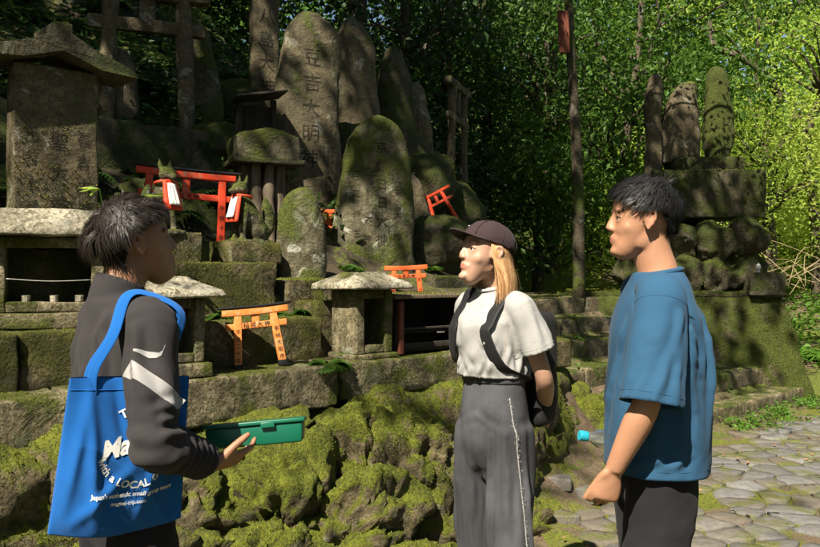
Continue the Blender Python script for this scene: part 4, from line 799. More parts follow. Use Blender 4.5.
def xf(V, M): return np.asarray(V) @ np.array(M.to_3x3()).T + np.array(M.translation)
def head_shapes(fem=False):
    h = Sculpt(); k = .93 if fem else 1.
    h.ball((0,-.014,.030), (.0745*k,.096*k,.083*k)); h.ball((0,.012,.038), (.068*k,.080*k,.070*k))
    rows = [(-.121,.066,.012,.013),(-.114,.062,.026,.026),(-.100,.050,.040,.039),(-.080,.038,.050,.047),(-.058,.029,.0585,.0555),(-.030,.026,.0655,.0595),(.000,.025,.0675,.0585),(.024,.026,.0675,.0620),(.050,.022,.066,.0620),(.075,.012,.060,.058)]
    if fem: rows = [(z, cy-.004*(z < -.09), rx*(.80+.2*float(sstep(z, -.09, -.03))), ry*(.95 if z < -.09 else 1)) for z, cy, rx, ry in rows]
    h.tube([(0, cy, z) for z, cy, rx, ry in rows], [(rx*k, ry) for z, cy, rx, ry in rows], 28, ref=(0,1,0), k=3)
    for s in (-1, 1):
        h.ball((s*(.046 if not fem else .040)*k,.002,-.056 if not fem else -.046), (.014,.034,.036 if not fem else .030)); h.ball((s*.041*k,.044,-.028), (.0225,.0245,.026)); h.ball((s*.030,.0805,.0225), (.025,.0085,.0065))
        h.tube([(s*.016,.0775,.001),(s*.030,.0805,.0078),(s*.046,.0715,.0015)], [.003,.0045,.003], 8); h.tube([(s*.017,.0775,-.0065),(s*.030,.0790,-.0108),(s*.045,.0715,-.0055)], [.003,.0042,.003], 8)
        h.ball((s*.0115,.0905,-.0365), (.0078,.0105,.0072))
        h.tube([(s*.074*k,.004,-.022),(s*.079*k,.008,.006),(s*.086*k,.001,.027),(s*.092*k,-.014,.028),(s*.093*k,-.021,.010),(s*.087*k,-.015,-.014),(s*.080*k,-.002,-.031)], [.0045,.0050,.0052,.0055,.0055,.0055,.0075], 10)
        h.ball((s*.078*k,-.006,.000), (.008,.014,.024))
    h.tube([(0,.078,.024),(0,.080,.006),(0,.084,-.012),(0,.087,-.027),(0,.085,-.041)], [(.0095,.011),(.0080,.0145),(.0100,.0175),(.0125,.0200),(.0105,.014)], 14, ref=(0,1,0)); nk = .8 if fem else 1.; h.ball((0,.0985-.003*fem,-.031), (.0115*nk,.0095*nk,.0090*nk))
    h.tube([(-.024,.0765,-.0650),(-.010,.0850,-.0610),(0,.0862,-.0625),(.010,.0850,-.0610),(.024,.0765,-.0650)], np.array([.003,.0056,.0054,.0056,.003])*(.60 if fem else 1), 10)
    if fem: h.tube([(-.028,.072,-.060),(-.022,.0755,-.066),(0,.083,-.0665)], [.003,.004,.004], 8); h.tube([(.028,.072,-.060),(.022,.0755,-.066),(0,.083,-.0665)], [.003,.004,.004], 8)
    h.tube([(-.022,.0765,-.0700),(0,.0840,-.0755),(.022,.0765,-.0700)], np.array([.003,.0070,.003])*(.62 if fem else 1), 10)
    h.ball((0,.076,-.050), (.018,.0105,.012)); h.ball((0,.0735,-.103), (.022,.013,.014))
    return h.m
def hand(sc, w, d, n, side, curl=(.5,.5,.5), sz=1., thumb=(.75,.55,.25), spread=0.):
    """w wrist, d pointing direction, n the way the palm faces, side: +1 thumb along n x d"""
    w, d, n = A(*w), unit(A(*d)), A(*n); n = unit(n-d*np.dot(n, d)); t = np.cross(n, d)*side
    sc.tube([w-d*.02, w+d*.012, w+d*.045*sz, w+d*.080*sz, w+d*.092*sz], np.array([(.026,.019),(.027,.018),(.038,.016),(.040,.014),(.034,.010)])*sz, 14, ref=n)
    for i, (o, L, ra) in enumerate(((.030,.072,.0080),(.0103,.080,.0082),(-.0098,.075,.0079),(-.029,.060,.0071))):
        p = w+d*(.084-.006*abs(i-1.3))*sz+t*o*sz; D = unit(d+t*spread*(1.4-i)); P = [p-d*.015, p]; c = 0
        for j, f in enumerate((.45,.31,.24)):
            c += curl[j]*(1+.10*(i-1)); p = p+(D*math.cos(c)+n*math.sin(c))*L*f*sz; P.append(p)
        sc.tube(P, np.array([ra, ra, ra*.95, ra*.9, ra*.75])*sz, 10, ref=t, k=3)
    a, b, e = thumb; p = w+d*.022*sz+t*.026*sz; D = unit(d*a+t*b+n*e); q = p+D*.042*sz; D2 = unit(D+d*.35); r_ = q+D2*.032*sz; sc.tube([p-D*.02, p, q, r_, r_+D2*.022*sz], np.array([.013,.0145,.0112,.0105,.0072])*sz, 10, k=3)
def arm(sc, sh, el, wr, k=1.):
    sh, el, wr = A(*sh), A(*el), A(*wr); e0 = el+(sh-el)*.12; e1 = el+(wr-el)*.12
    sc.tube([sh, sh+(el-sh)*.35, e0, e1, e1+(wr-e1)*.3, wr-(wr-e1)*.15, wr], np.array([.050,.046,.039,.040,.041,.030,.027])*k, 16)
def body_shape(sc, H, k=1., feet=((-.1,0),(.1,0.02))):
    f = H/1.75
    sc.tube([(0,0,.86*f),(0,0,.96*f),(0,.005,1.08*f),(0,.01,1.24*f),(0,0,1.36*f),(0,-.01,1.44*f)], np.array([(.135,.095),(.15,.10),(.125,.085),(.15,.10),(.155,.09),(.08,.06)])*k, 22, ref=(0,1,0))
    for s, (x, y) in zip((-1, 1), feet):
        sc.tube([(s*.085,0,.9*f),(s*.09,0,.75*f),(x*.95,y*.6+.01,.50*f),(x,y-.01,.32*f),(x,y-.02,.09*f),(x,y-.02,.03)], np.array([.075,.060,.04,.036,.030,.03])*k, 14)
        sc.tube([(x,y-.05,.035),(x,y+.05,.04),(x,y+.15,.03)], [(.03,.03),(.035,.032),(.025,.018)], 12)
def trousers(sc, H, wl, feet, waist=1.02, k=1., wk=None):
    f = H/1.75; wk = wk or wl
    sc.tube([(0,0,.70*f),(0,0,.76*f),(0,0,.83*f),(0,0,.91*f),(0,0,.98*f),(0,0,waist*f)], np.array([(.07,.05),(.135,.09),(.165,.116),(.170,.122),(.163,.115),(.150,.105)])*k, 26, ref=(0,1,0))
    for s, (x, y) in zip((-1, 1), feet): sc.tube([(s*.082,0,.92*f),(s*.088,0,.78*f),(x*.95,y*.6+.012,.48*f),(x,y-.012,.25*f),(x,y-.02,.055)], np.array([(.088,.105),(.088,.105),(wk,wk*1.05),(wl,wl*1.02),(wl,wl)])*k, 22, ref=(0,1,0))
def shoe(parent, x, y, mat, rz=0):
    s = Sculpt(); s.tube([(0,-.085,.035),(0,-.02,.045),(0,.06,.04),(0,.14,.028),(0,.165,.022)], [(.036,.036),(.039,.042),(.045,.036),(.040,.026),(.02,.016)], 14, ref=(0,0,1)); s.tube([(0,-.04,.05),(0,-.04,.10)], [(.036,.045),(.036,.042)], 14, ref=(0,1,0))
    V, F = s.build(.007, 4); V[:, 2] = np.maximum(V[:, 2], .004); mk('shoe', V, F, mat, parent, (x, y, 0), (0, 0, rz))
def ridge(V, M, o=3, seed=0): return 1-2*np.abs(fbm(V*np.array(M), o, seed))
def scalp_limit(a):  # lowest hair height (unit sphere z) against azimuth from the face
    return np.interp(a, [0,.5,.95,1.2,1.45,1.75,2.1,2.6,3.2], [.66,.63,.45,.10,.02,.0,-.36,-.74,-.80])
def hair(name, mat, parent, M, n, length, seed, whorl=(0,-.75,.62), width=.0034, lift=.12, grav=.12, comb=None, R0=(.0775,.0985,.086), cen=(0,-.012,.032), region=None, steps=7, mess=.25, shellcut=0., keepout=1.02, shellr=1.005):
    rng = np.random.default_rng(seed); D = unit(rng.normal(size=(n*4, 3))); az = np.arctan2(np.abs(D[:, 0]), D[:, 1]); lim = scalp_limit(az) if region is None else region(az)
    D = D[D[:, 2] > lim][:n]; n = len(D); R0 = np.array(R0); w = unit(A(*whorl))
    clump = unit(rng.normal(size=(n//14+1, 3))); ci = np.argmax(D @ clump.T, 1); cj = rng.normal(size=(len(clump), 3))*mess; cl = rng.uniform(.8, 1.2, len(clump))
    P = D*R0*1.0; pts = [P.copy()]; L = length(D, rng)*cl[ci]*rng.uniform(.75, 1.15, n); T0 = unit(D-w*(D @ w)[:, None])
    if comb is not None: T0 = unit(comb(D, T0))
    d = unit(T0+D*(.55+lift)+cj[ci]*.6+rng.normal(size=(n, 3))*mess*.35)
    for k in range(steps):
        P = P+d*(L/steps)[:, None]; q = P/R0; r = np.linalg.norm(q, axis=1); mn = keepout+.10*lift*rng.uniform(.2, 1, n); inside = r < mn; P[inside] = (q/r[:, None]*mn[:, None])[inside]*R0
        pts.append(P.copy()); nn = unit(P/R0**2); tt = d-nn*(d*nn).sum(1)[:, None]*.55; f = (k+1)/steps; d = unit(tt+A(0,0,-1)*grav*f*2+cj[ci]*.12+rng.normal(size=(n, 3))*.05)
    pts = np.stack(pts, 1); m = pts.shape[1]; t = np.gradient(pts, axis=1); S = unit(np.cross(t, pts+1e-4)); prof = np.interp(np.linspace(0, 1, m), [0,.15,.6,1], [.7,1,.9,.12])*width
    wv = (prof[None, :]*rng.uniform(.6, 1.3, n)[:, None])[..., None]; nr = unit(np.cross(S, t)); V = np.stack([pts-S*wv*.5, pts+S*wv*.5], 2).reshape(-1, 3)+np.array(cen)
    b = np.arange(n)[:, None]*(m*2)+np.arange(m-1)[None, :]*2; F = np.stack([b, b+1, b+3, b+2], -1).reshape(-1, 4)
    sh = np.repeat(np.clip(rng.normal(.4, .28, n), 0, 1), m*2)
    # scalp shell under the strands
    sv, sf = ICO[4]; az = np.arctan2(np.abs(sv[:, 0]), sv[:, 1]); ok = sv[:, 2] > (scalp_limit(az) if region is None else region(az))+shellcut
    f2 = np.array([f for f in sf if ok[f].all()]); V = np.concatenate([V, sv*R0*shellr+np.array(cen)]); F = F.tolist()+(f2+len(V)-len(sv)).tolist(); sh = np.concatenate([sh, np.zeros(len(sv))])
    me = mesh_of(name, xf(V, M), F); at = me.attributes.new('shade', 'FLOAT', 'POINT'); at.data.foreach_set('value', sh); return link(name, me, mat, parent)
def add_lips(me, V, M):
    P = xf(V, M.inverted()); m = np.exp(-((P[:, 0]/.021)**4+((P[:, 2]+.067)/.0105)**4))*(P[:, 1] > .065); e = np.exp(-((np.abs(P[:, 0])-.088)/.012)**2-((P[:, 2])/.04)**2-(P[:, 1]/.03)**2)*.3
    at = me.attributes.new('lip', 'FLOAT', 'POINT'); at.data.foreach_set('value', np.clip(m*.8+e, 0, 1))
def face_bits(parent, M, fem=False, browmat=None, seed=1):
    for s in (-1, 1):
        V, F = ICO[3]; e = mk('eye', xf(V*.0118+A(s*.0305,.0692,-.0017), M), F, EYE, parent); i = mk('iris', xf(V*A(.0062,.0022,.0062)+A(s*.0305,.0800,-.0010), M), F, IRIS, e)
        rng = np.random.default_rng(seed); n = 170; u = rng.uniform(0, 1, n); P = np.stack([s*(.013+.037*u), .0880-.017*u**2, .0215+.0035*np.sin(u*2.6)+rng.normal(0, .0022, n)], 1); D = np.stack([np.full(n, s*.9), -.25-.3*u, .35-.5*u], 1); l = np.full(n, .009); V, F = leaves(P, D, np.tile(A(0,1,0), (n, 1)), l, l*.16)
        mk('eyebrow', xf(V, M), F, browmat, parent, smooth=False)
        V, F = tube(smooth_path([(s*.015,.0790,.0000),(s*.030,.0835,.0028),(s*.047,.0728,.0000)], 4), .0011, 6); mk('eyelash', xf(V, M), F, IRIS, parent)
def person(name, label, loc, rz, H, skin, hm, sc, fem=False, vox=.0048):
    V = xf(head_shapes(fem).arr()[0], hm); F = head_shapes(fem).F; sc.solid(V, F)
    V, F = sc.build(vox, 9); me = mesh_of('person', V, F); add_lips(me, V, hm); o = link('person', me, skin, None, loc, (0, 0, rz)); tag(o, label, 'person'); return o
def folds(V, N, segs, k=1.):
    """creases: (start, end, width, depth) in the wearer's frame"""
    d = np.zeros(len(V))
    for a, b, w, h in segs:
        a, b = A(*a), A(*b); ab = b-a; t = np.clip(((V-a) @ ab)/(ab @ ab), 0, 1); q = np.linalg.norm(V-a-t[:, None]*ab+fbm(V*7, 2, 13)[:, None]*.012, axis=1); d += h*np.sin(np.pi*np.clip(t*.92+.04, 0, 1))**.6*(np.exp(-(q/w)**2)-.55*np.exp(-((q-w*1.7)/w)**2))
    return V+N*(d*k)[:, None]
def fan(p, ends, w=.016, h=.012): return [(p, e, w*R.uniform(.8,1.3), h*R.uniform(.7,1.2)) for e in ends]
def garment(name, sc, mat, parent, fn=None, vox=.0065, smooth=8, cuts=(), thick=.002):
    """cuts: (point, outward direction, radius, least |x|) - the cloth ends in a clean open hem there"""
    V, F = sc.build(vox, smooth, fn); kill = np.zeros(len(F), bool)
    for p, d, r, mx_ in cuts:
        p, d = A(*p), unit(A(*d)); t = (V-p) @ d; m = (np.abs(t) < vox*.8) & (np.linalg.norm(V-p-t[:, None]*d, axis=1) < r) & (np.abs(V[:, 0]) > mx_); V[m] -= d*t[m][:, None]
    Fc = np.array([V[f].mean(0) for f in F])
    for p, d, r, mx_ in cuts:
        p, d = A(*p), unit(A(*d)); t = (Fc-p) @ d; kill |= (t > -1e-5) & (np.linalg.norm(Fc-p-t[:, None]*d, axis=1) < r) & (t < .12) & (np.abs(Fc[:, 0]) > mx_)
        t = (V-p) @ d; m = (t > 0) & (t < .12) & (np.linalg.norm(V-p-t[:, None]*d, axis=1) < r) & (np.abs(V[:, 0]) > mx_); V[m] -= d*t[m][:, None]*.999
    F = [f for f, k in zip(F, kill) if not k]; used = np.unique(np.concatenate([np.array(f) for f in F])); rm = -np.ones(len(V), int); rm[used] = np.arange(len(used)); V = V[used]; F = [[int(rm[i]) for i in f] for f in F]
    o = mk(name, V, F, mat, parent)
    if cuts: sd = o.modifiers.new('t', 'SOLIDIFY'); sd.thickness = thick; sd.offset = -1
    return o, V, F
def Mhead(p, yaw, pitch, roll=0): return Matrix.Translation(p) @ Matrix.Rotation(rad(yaw), 4, 'Z') @ Matrix.Rotation(rad(pitch), 4, 'X') @ Matrix.Rotation(rad(roll), 4, 'Y')

# ---- man on the right: blue T-shirt, seen from his left side
H = 1.745; hm = Mhead((0,.040,1.635), 2, 6); sc = Sculpt(); feet = ((-.10,.03),(.11,-.06)); body_shape(sc, H, .92, feet)
sc.tube([(0,-.015,1.40),(0,-.012,1.47),(0,.005,1.53),(0,.02,1.60)], [(.085,.07),(.062,.064),(.056,.060),(.055,.062)], 18, ref=(0,1,0))
shL, elL, wrL = (-.190,.02,1.405), (-.262,.075,1.115), (-.225,.165,.905); arm(sc, shL, elL, wrL); hand(sc, wrL, (.06,.26,-.96), (1,.18,.1), 1, (.62,.85,.55), 1.0, (.92,.32,.30), .06)
shR, elR, wrR = (.185,.0,1.405), (.225,-.06,1.12), (.205,.02,.94); arm(sc, shR, elR, wrR); hand(sc, wrR, (-.15,.95,-.1), (-.85,.1,-.45), 1, (.75,.9,.6), 1.0, (.9,.3,.4))
pR = person('person', 'man in a blue T-shirt and black trousers looking up to the left', (.765, 2.50, 0), rad(86), H, SK_R, hm, sc, vox=.0045)
face_bits(pR, hm, False, HAIR_G, 3)
def combR(D, T): f = sstep(D[:, 1], -.35, .5)[:, None]; return T*(1-f*.75)+A(0,1,.05)*f*1.1+np.stack([np.sign(D[:, 0])*.3, D[:, 0]*0, -.35*(D[:, 2] < .4)], 1)*f
hair('hair', HAIR_G, pR, hm, 14000, lambda D, r: .030+.042*sstep(D[:, 2], -.1, .6), 4, comb=combR, lift=.42, grav=.16, mess=.22, whorl=(.1,-.72,.68), width=.0014, steps=6)
sc = Sculpt(); sc.tube([(0,-.008,.852),(0,-.010,.92),(0,-.01,1.05),(0,-.008,1.20),(0,-.006,1.33),(0,-.012,1.42),(0,-.012,1.475)], [(.190,.144),(.190,.147),(.192,.147),(.196,.140),(.195,.125),(.145,.098),(.080,.076)], 32, ref=(0,1,0), ex=.88)
for sgn, S, E in ((-1, A(*shL), A(*elL)), (1, A(*shR), A(*elR))):
    d = unit(E-S); sc.tube([S+A(-sgn*.08,0,.020), S+A(-sgn*.014,0,.004), S+d*.10+A(sgn*.010,0,0), S+d*.22+A(sgn*.014,-.004,0), S+d*.335+A(sgn*.014,-.006,0)], [(.052,.066),(.058,.072),(.064,.075),(.068,.078),(.071,.081)], 22, ref=(0,1,0))
def foldsR(V, N):
    n = ridge(V, (5,5,2.2), 3, 5); dg = ridge((V+A(0,.5,0)*V[:, 2:3]), (6,9,4), 2, 8); lo = sstep(V[:, 2], 1.42, 1.25); d2 = ridge(V+A(0,-.8,0)*V[:, 2:3], (4,6,3), 2, 44); return V+N*(.006*n*lo+.004*dg*lo+.006*d2*lo*sstep(V[:, 2], 1.25, .95)+.0025*fbm(V*22, 2, 3)*lo)[:, None]
dL, dR = unit(A(*elL)-A(*shL)), unit(A(*elR)-A(*shR)); eL, eR = A(*shL)+dL*.315+A(-.014,-.006,0), A(*shR)+dR*.315+A(.014,-.006,0)
fR = fan((-.19,-.06,1.30), [(-.19,-.15,1.05),(-.20,-.10,.92),(-.20,-.02,.88),(-.17,-.17,1.20)]) + fan((-.18,.09,1.28), [(-.17,.13,1.02),(-.19,.08,.90),(-.14,.15,1.12)]) + fan((-.10,.13,1.38), [(-.06,.15,1.12),(.0,.15,.98)]) + fan(tuple(A(*shL)+A(-.06,-.03,-.05)), [tuple(eL+A(-.06,-.05,0)), tuple(eL+A(-.07,.02,0)), tuple(eL+A(-.04,.07,.02))], .014, .009) + fan((-.06,-.14,1.36), [(-.12,-.16,1.10),(-.02,-.16,1.05),(-.15,-.14,.95)]) + [((-.19,.02,.93),(-.13,.14,.89),.014,.010),((-.2,-.1,.96),(-.2,.02,.90),.013,.009)]
shirtR, Vs, Fs = garment('t_shirt', sc, TEE_BLUE, pR, lambda V, N: folds(foldsR(V, N), N, fR), cuts=[((0,0,.868),(0,0,-1),.5,-1), (eL, dL, .12, .205), (eR, dR, .12, .205)])
Q = np.array([(.076*math.cos(a), -.010+.072*math.sin(a)+.0, 1.472-.012*math.sin(a)) for a in np.linspace(0, 6.283, 29)[:-1]]); Q = np.concatenate([Q, Q[:1]]); V, F = tube(Q, .0085, 8, False); mk('collar', V, F, TEE_BLUE, shirtR)
def seam_ring(parent, Vt, Ft, c, axis, up, r, mat, name='seam', th=.0018, a0=0, a1=6.283, out=.0008):
    """stitched seam: rays from the axis outward to the cloth"""
    T_ = BVHTree.FromPolygons([Vector(v) for v in Vt], [list(f) for f in Ft]); ax = unit(A(*axis)); u_ = unit(np.cross(ax, A(*up))); v_ = np.cross(ax, u_); P = []
    for a in np.linspace(a0, a1, 40):
        dd = u_*math.cos(a)+v_*math.sin(a); h = T_.ray_cast(Vector(A(*c)+dd*r), Vector(-dd))[0]
        if h is not None: P.append(np.array(h)+dd*out)
    if len(P) > 5: V, F = tube(np.array(P), th, 6); mk(name, V, F, mat, parent)
d = unit(A(*elL)-A(*shL)); seam_ring(shirtR, Vs, Fs, A(*shL)+d*.292, d, (0,1,0), .13, TEE_BLUE, th=.0009, out=.0002); seam_ring(shirtR, Vs, Fs, A(0,0,.892), (0,0,1), (0,1,0), .4, TEE_BLUE, th=.0009, out=.0002); seam_ring(shirtR, Vs, Fs, A(*shL)+d*.03+A(.0,0,0), unit(d+A(-.35,0,0)), (0,1,0), .13, TEE_BLUE, th=.0010, out=.0002)
sc = Sculpt(); trousers(sc, H, .082, feet, 1.0, 1., .088)
def foldsP(V, N): return V+N*(.006*ridge(V, (7,7,2.5), 3, 5)+.004*fbm(V*18, 2, 3))[:, None]
garment('trousers', sc, TROUS, pR, foldsP, .008)
for x, y in feet: shoe(pR, x, y, LEATHER)

# ---- man on the left: dark zip jacket, blue tote bag on his right shoulder
H = 1.675; hm = Mhead((0,.03,1.555), -10, 14, 3); sc = Sculpt(); feet = ((-.10,-.03),(.10,.05)); body_shape(sc, H, .92, feet)
sc.tube([(0,-.02,1.34),(0,-.022,1.40),(0,-.005,1.46),(0,.012,1.53)], [(.085,.07),(.062,.064),(.056,.060),(.055,.062)], 18, ref=(0,1,0))
shR, elR, wrR = (.195,-.005,1.335), (.330,-.03,1.050), (.205,.165,.945); arm(sc, shR, elR, wrR); hand(sc, wrR, (-.20,.97,.06), (-.62,0,.78), -1, (.22,.38,.35), 1.05, (.75,.55,.35), .08)
shL, elL, wrL = (-.185,-.005,1.335), (-.23,.0,1.06), (-.215,.05,.83); arm(sc, shL, elL, wrL); hand(sc, wrL, (.05,.2,-.97), (1,0,.1), -1, (.3,.4,.3), 1.0, (.8,.45,.3))
pL = person('person', 'man in a dark grey zip jacket looking away from the camera, tote on his shoulder', (-.80, 2.25, 0), rad(-53), H, SK_L, hm, sc, vox=.0046)
face_bits(pL, hm, False, HAIR_D, 5)
def combL(D, T): f = sstep(D[:, 1], -.2, .6)[:, None]; return T+A(0,.55,-.1)*f
upper = lambda az: np.interp(az, [0,.5,.95,1.3,1.7,2.4,3.2], [.64,.60,.42,.32,.26,.16,.12])
hair('hair', HAIR_D, pL, hm, 14500, lambda D, r: (.058+.030*sstep(D[:, 2], .9, .2))*(1-.55*np.exp(-((np.arctan2(np.abs(D[:, 0]), D[:, 1])-1.35)/.38)**2)*sstep(D[:, 2], .75, .35)), 7, region=upper, comb=combL, lift=.7, grav=.26, mess=.30, whorl=(.12,-.62,.78), steps=6, keepout=1.07, width=.0015)
hair('nape_hair', HAIR_D, pL, hm, 2600, lambda D, r: .014+.006*r.random(len(D)), 9, R0=(.066,.074,.10), cen=(0,-.024,-.028), region=lambda az: np.interp(az, [0,1.75,1.8,2.2,3.2], [2,2,.1,-.62,-.72]), lift=.1, grav=.4, mess=.1, width=.0024, steps=3, shellr=1.0)
hair('undercut', HAIR_D, pL, hm, 4200, lambda D, r: .016+.006*r.random(len(D)), 8, lift=.1, grav=.4, mess=.1, width=.0024, steps=3, shellr=1.03)
sc = Sculpt(); sc.tube([(0,-.01,.80),(0,-.01,.90),(0,-.008,1.05),(0,-.005,1.18),(0,-.010,1.29),(0,-.022,1.365),(0,-.03,1.41)], [(.180,.125),(.182,.126),(.180,.125),(.190,.122),(.192,.112),(.138,.090),(.078,.078)], 32, ref=(0,1,0), ex=.9)
sc.tube([(0,-.03,1.37),(0,-.028,1.405),(0,-.018,1.437)], [(.078,.080),(.071,.074),(.069,.073)], 24, ref=(0,1,0)); sc.tube([(0,-.022,1.43),(0,-.014,1.452)], [(.068,.072),(.066,.070)], 24, ref=(0,1,0), k=1)
for sgn, S, E, Wr in ((1, A(*shR), A(*elR), A(*wrR)), (-1, A(*shL), A(*elL), A(*wrL))):
    sc.tube([S+A(-sgn*.07,0,.02), S, S+(E-S)*.35, S+(E-S)*.8, E+unit(E-S)*.012, E+(Wr-E)*.2, E+(Wr-E)*.55, E+(Wr-E)*.88], [(.064,.076),(.071,.076),(.066,.066),(.060,.060),(.054,.055),(.057,.057),(.048,.048),(.041,.041)], 22)
ER, WR_ = A(*elR), A(*wrR); S_, E_ = A(*shR), A(*elR)
def foldsL(V, N):
    d = unit(WR_-ER); t = (V-ER) @ d; rr = np.linalg.norm(V-ER-t[:, None]*d, axis=1); fa = (rr < .085)*sstep(t, .03, .07); n = ridge(V, (5,5,2.5), 3, 15); dg = ridge(V+A(0,0,.6)*V[:, 1:2], (7,7,6), 2, 18); lo = sstep(V[:, 2], 1.40, 1.22)
    wv = np.sin(t*190+4*fbm(V*9, 2, 6)); el = np.exp(-((V-ER)**2).sum(1)/.008); return V+N*(.006*n*lo+.005*dg*lo+fa*.0042*wv+el*.006*np.sin(V[:, 2]*130+3*fbm(V*8, 2, 4)))[:, None]
fL = fan((.10,-.10,1.36), [(.06,-.13,1.10),(-.04,-.13,1.02),(.15,-.11,1.12)]) + fan((-.08,-.11,1.34), [(-.10,-.13,1.08),(.0,-.13,1.0)]) + fan(tuple(S_+A(.05,-.05,-.01)), [tuple(E_+A(.05,-.03,.06)), tuple(E_+A(.03,-.05,.03)), tuple(S_*.5+E_*.5+A(.06,.03,0))], .015, .010) + [(tuple(E_+A(.05,.0,.07)), tuple(E_+A(-.01,.05,.05)), .011, .012), (tuple(E_+A(.055,.0,.03)), tuple(E_+A(.02,.06,.02)), .011, .012), (tuple(E_+A(.05,-.04,.10)), tuple(E_+A(.02,.05,.10)), .012, .010)]
jacket, Vj, Fj = garment('jacket', sc, JACKET, pL, lambda V, N: folds(foldsL(V, N), N, fL), .006, 5)
# sleeve stripe and check-mark logo, laid on the sleeve
def on_sleeve(name, polys, S, E, out, mat, parent, Vt, Ft):
    ax = unit(E-S); o_ = A(*out); o_ = unit(o_-ax*np.dot(o_, ax)); cr = np.cross(ax, o_); m = MB()
    for poly in polys: m.add([S+ax*q+cr*p for p, q in poly], [list(range(len(poly)))])
    V, F = project(m, Vt, Ft, -o_, .0018, .008); return mk(name, V, F, mat, parent, smooth=True)
S_, E_ = A(*shR), A(*elR); sout = (.93,-.37,.0)
def strip(a, b, w, n=14): a, b = A(*a), A(*b); d = unit(b-a); p = A(-d[1], d[0])*w/2; return [[tuple(a+(b-a)*i/n-p), tuple(a+(b-a)*(i+1)/n-p), tuple(a+(b-a)*(i+1)/n+p), tuple(a+(b-a)*i/n+p)] for i in range(n)]
STRIPE = strip((.058,.125), (-.066,.230), .036); stripe = on_sleeve('sleeve_stripe', STRIPE, S_, E_, sout, TAPE, jacket, Vj, Fj)
sw = [(.036,.093),(.020,.101),(.000,.113),(-.018,.116),(-.030,.110),(-.040,.088),(-.042,.079),(-.034,.097),(-.024,.103),(-.008,.099),(.015,.091),(.036,.087)]; sw_top = [sw[0],sw[1],sw[2],sw[3],sw[4],sw[5],sw[6]]; sw_bot = [sw[11],sw[10],sw[9],sw[8],sw[7],sw[6]]
on_sleeve('sleeve_mark', [[sw[0],sw[1],sw[10],sw[11]],[sw[1],sw[2],sw[9],sw[10]],[sw[2],sw[3],sw[8],sw[9]],[sw[3],sw[4],sw[7],sw[8]],[sw[4],sw[5],sw[6],sw[7]]], S_, E_, sout, TAPE, jacket, Vj, Fj)
sc = Sculpt(); trousers(sc, H, .085, feet, 1.0, .98, .09); garment('trousers', sc, TROUS, pL, foldsP, .009)
for x, y in feet: shoe(pL, x, y, LEATHER)
def Lw(p): return Matrix.Translation((-.80, 2.25, 0)) @ Matrix.Rotation(rad(-53), 4, 'Z') @ Vector(p)

# ---- woman: cap, white T-shirt, wide grey jeans, backpack
H = 1.63; hm = Mhead((0,.045,1.492), -14, 15); sc = Sculpt(); feet = ((-.115,.03),(.105,-.04)); body_shape(sc, H, .80, feet)
sc.tube([(0,-.015,1.30),(0,-.012,1.365),(0,.008,1.42),(0,.02,1.48)], [(.075,.06),(.050,.050),(.044,.045),(.045,.047)], 18, ref=(0,1,0))
shL, elL, wrL = (-.135,.0,1.295), (-.185,-.075,1.035), (-.07,-.215,.90); arm(sc, shL, elL, wrL, .84); hand(sc, wrL, (.8,-.3,-.4), (0,-1,.2), -1, (.3,.4,.3), .9)
shR, elR, wrR = (.135,.0,1.295), (.180,-.075,1.035), (.07,-.215,.89); arm(sc, shR, elR, wrR, .84); hand(sc, wrR, (-.8,-.3,-.4), (0,-1,.2), 1, (.3,.4,.3), .9)
WL = (.325, 3.10, 0); WR = rad(130); WSC = 1.035
pW = person('person', 'woman in a dark cap, white T-shirt and wide grey jeans, hands behind her back', WL, WR, H, SK_W, hm, sc, True); pW.scale = (WSC,)*3
face_bits(pW, hm, True, HAIR_B, 7)
# long hair: strands from under the cap, down over neck and shoulders
def long_hair(name, parent, M, n, seed):
    rng = np.random.default_rng(seed); rows = []
    for k in range(n):
        a = rng.uniform(1.25, 3.14)*rng.choice([-1, 1]); r0 = A(math.sin(a)*.075, -.012+math.cos(a)*.092*.95, .038-.05*(abs(a) > 2)*rng.random())
        side = np.sign(r0[0]); end_z = -.25-.13*rng.random()-.02*(abs(a) < 2.2); ex = side*(.060+.034*rng.random()) if abs(a) < 2.3 else r0[0]*.9+rng.normal()*.010; ey = -.012-.055*(abs(a)-1.25)/1.9+.009*rng.normal()
        rows.append(smooth_path([r0, r0*A(1.10,1.08,1)+A(0,-.004,-.055), A(ex*1.06, ey-.012, -.12)+rng.normal(size=3)*.006, A(ex*1.22, ey+(.022 if abs(a) < 2.3 else -.006), end_z)+rng.normal(size=3)*A(.008,.007,.014)], 3))
    P = np.array(rows); n, m, _ = P.shape; ph = rng.integers(0, 40, n)*.37; tt = np.linspace(0, 1, m); P = P+(np.sin(tt[None, :]*7+ph[:, None])*tt[None, :]*.005)[..., None]*unit(rng.normal(size=(n, 1, 3))*.4+A(1,.3,0)); t = np.gradient(P, axis=1); S = unit(np.cross(t, P-A(0,0,-.1)+1e-4)); w = (np.interp(np.linspace(0,1,m), [0,.2,.7,1], [.8,1,.9,.15])[None, :]*rng.uniform(.0007,.0017,n)[:, None])[..., None]; nr = unit(np.cross(S, t))
    V = np.stack([P-S*w*.5, P+S*w*.5], 2).reshape(-1, 3); b = np.arange(n)[:, None]*(m*2)+np.arange(m-1)[None, :]*2; F = np.stack([b, b+1, b+3, b+2], -1).reshape(-1, 4)
    me = mesh_of(name, xf(V, M), F); at = me.attributes.new('shade', 'FLOAT', 'POINT'); at.data.foreach_set('value', np.repeat(np.clip(.5+.35*np.sin(P[:, m//2, 0]*260+P[:, m//2, 1]*190)+rng.normal(0,.15,n),0,1), m*2)); return link(name, me, HAIR_B, parent)
hm2 = Mhead((0,.045,1.490), -14, -2); long_hair('hair', pW, hm2, 9500, 3)
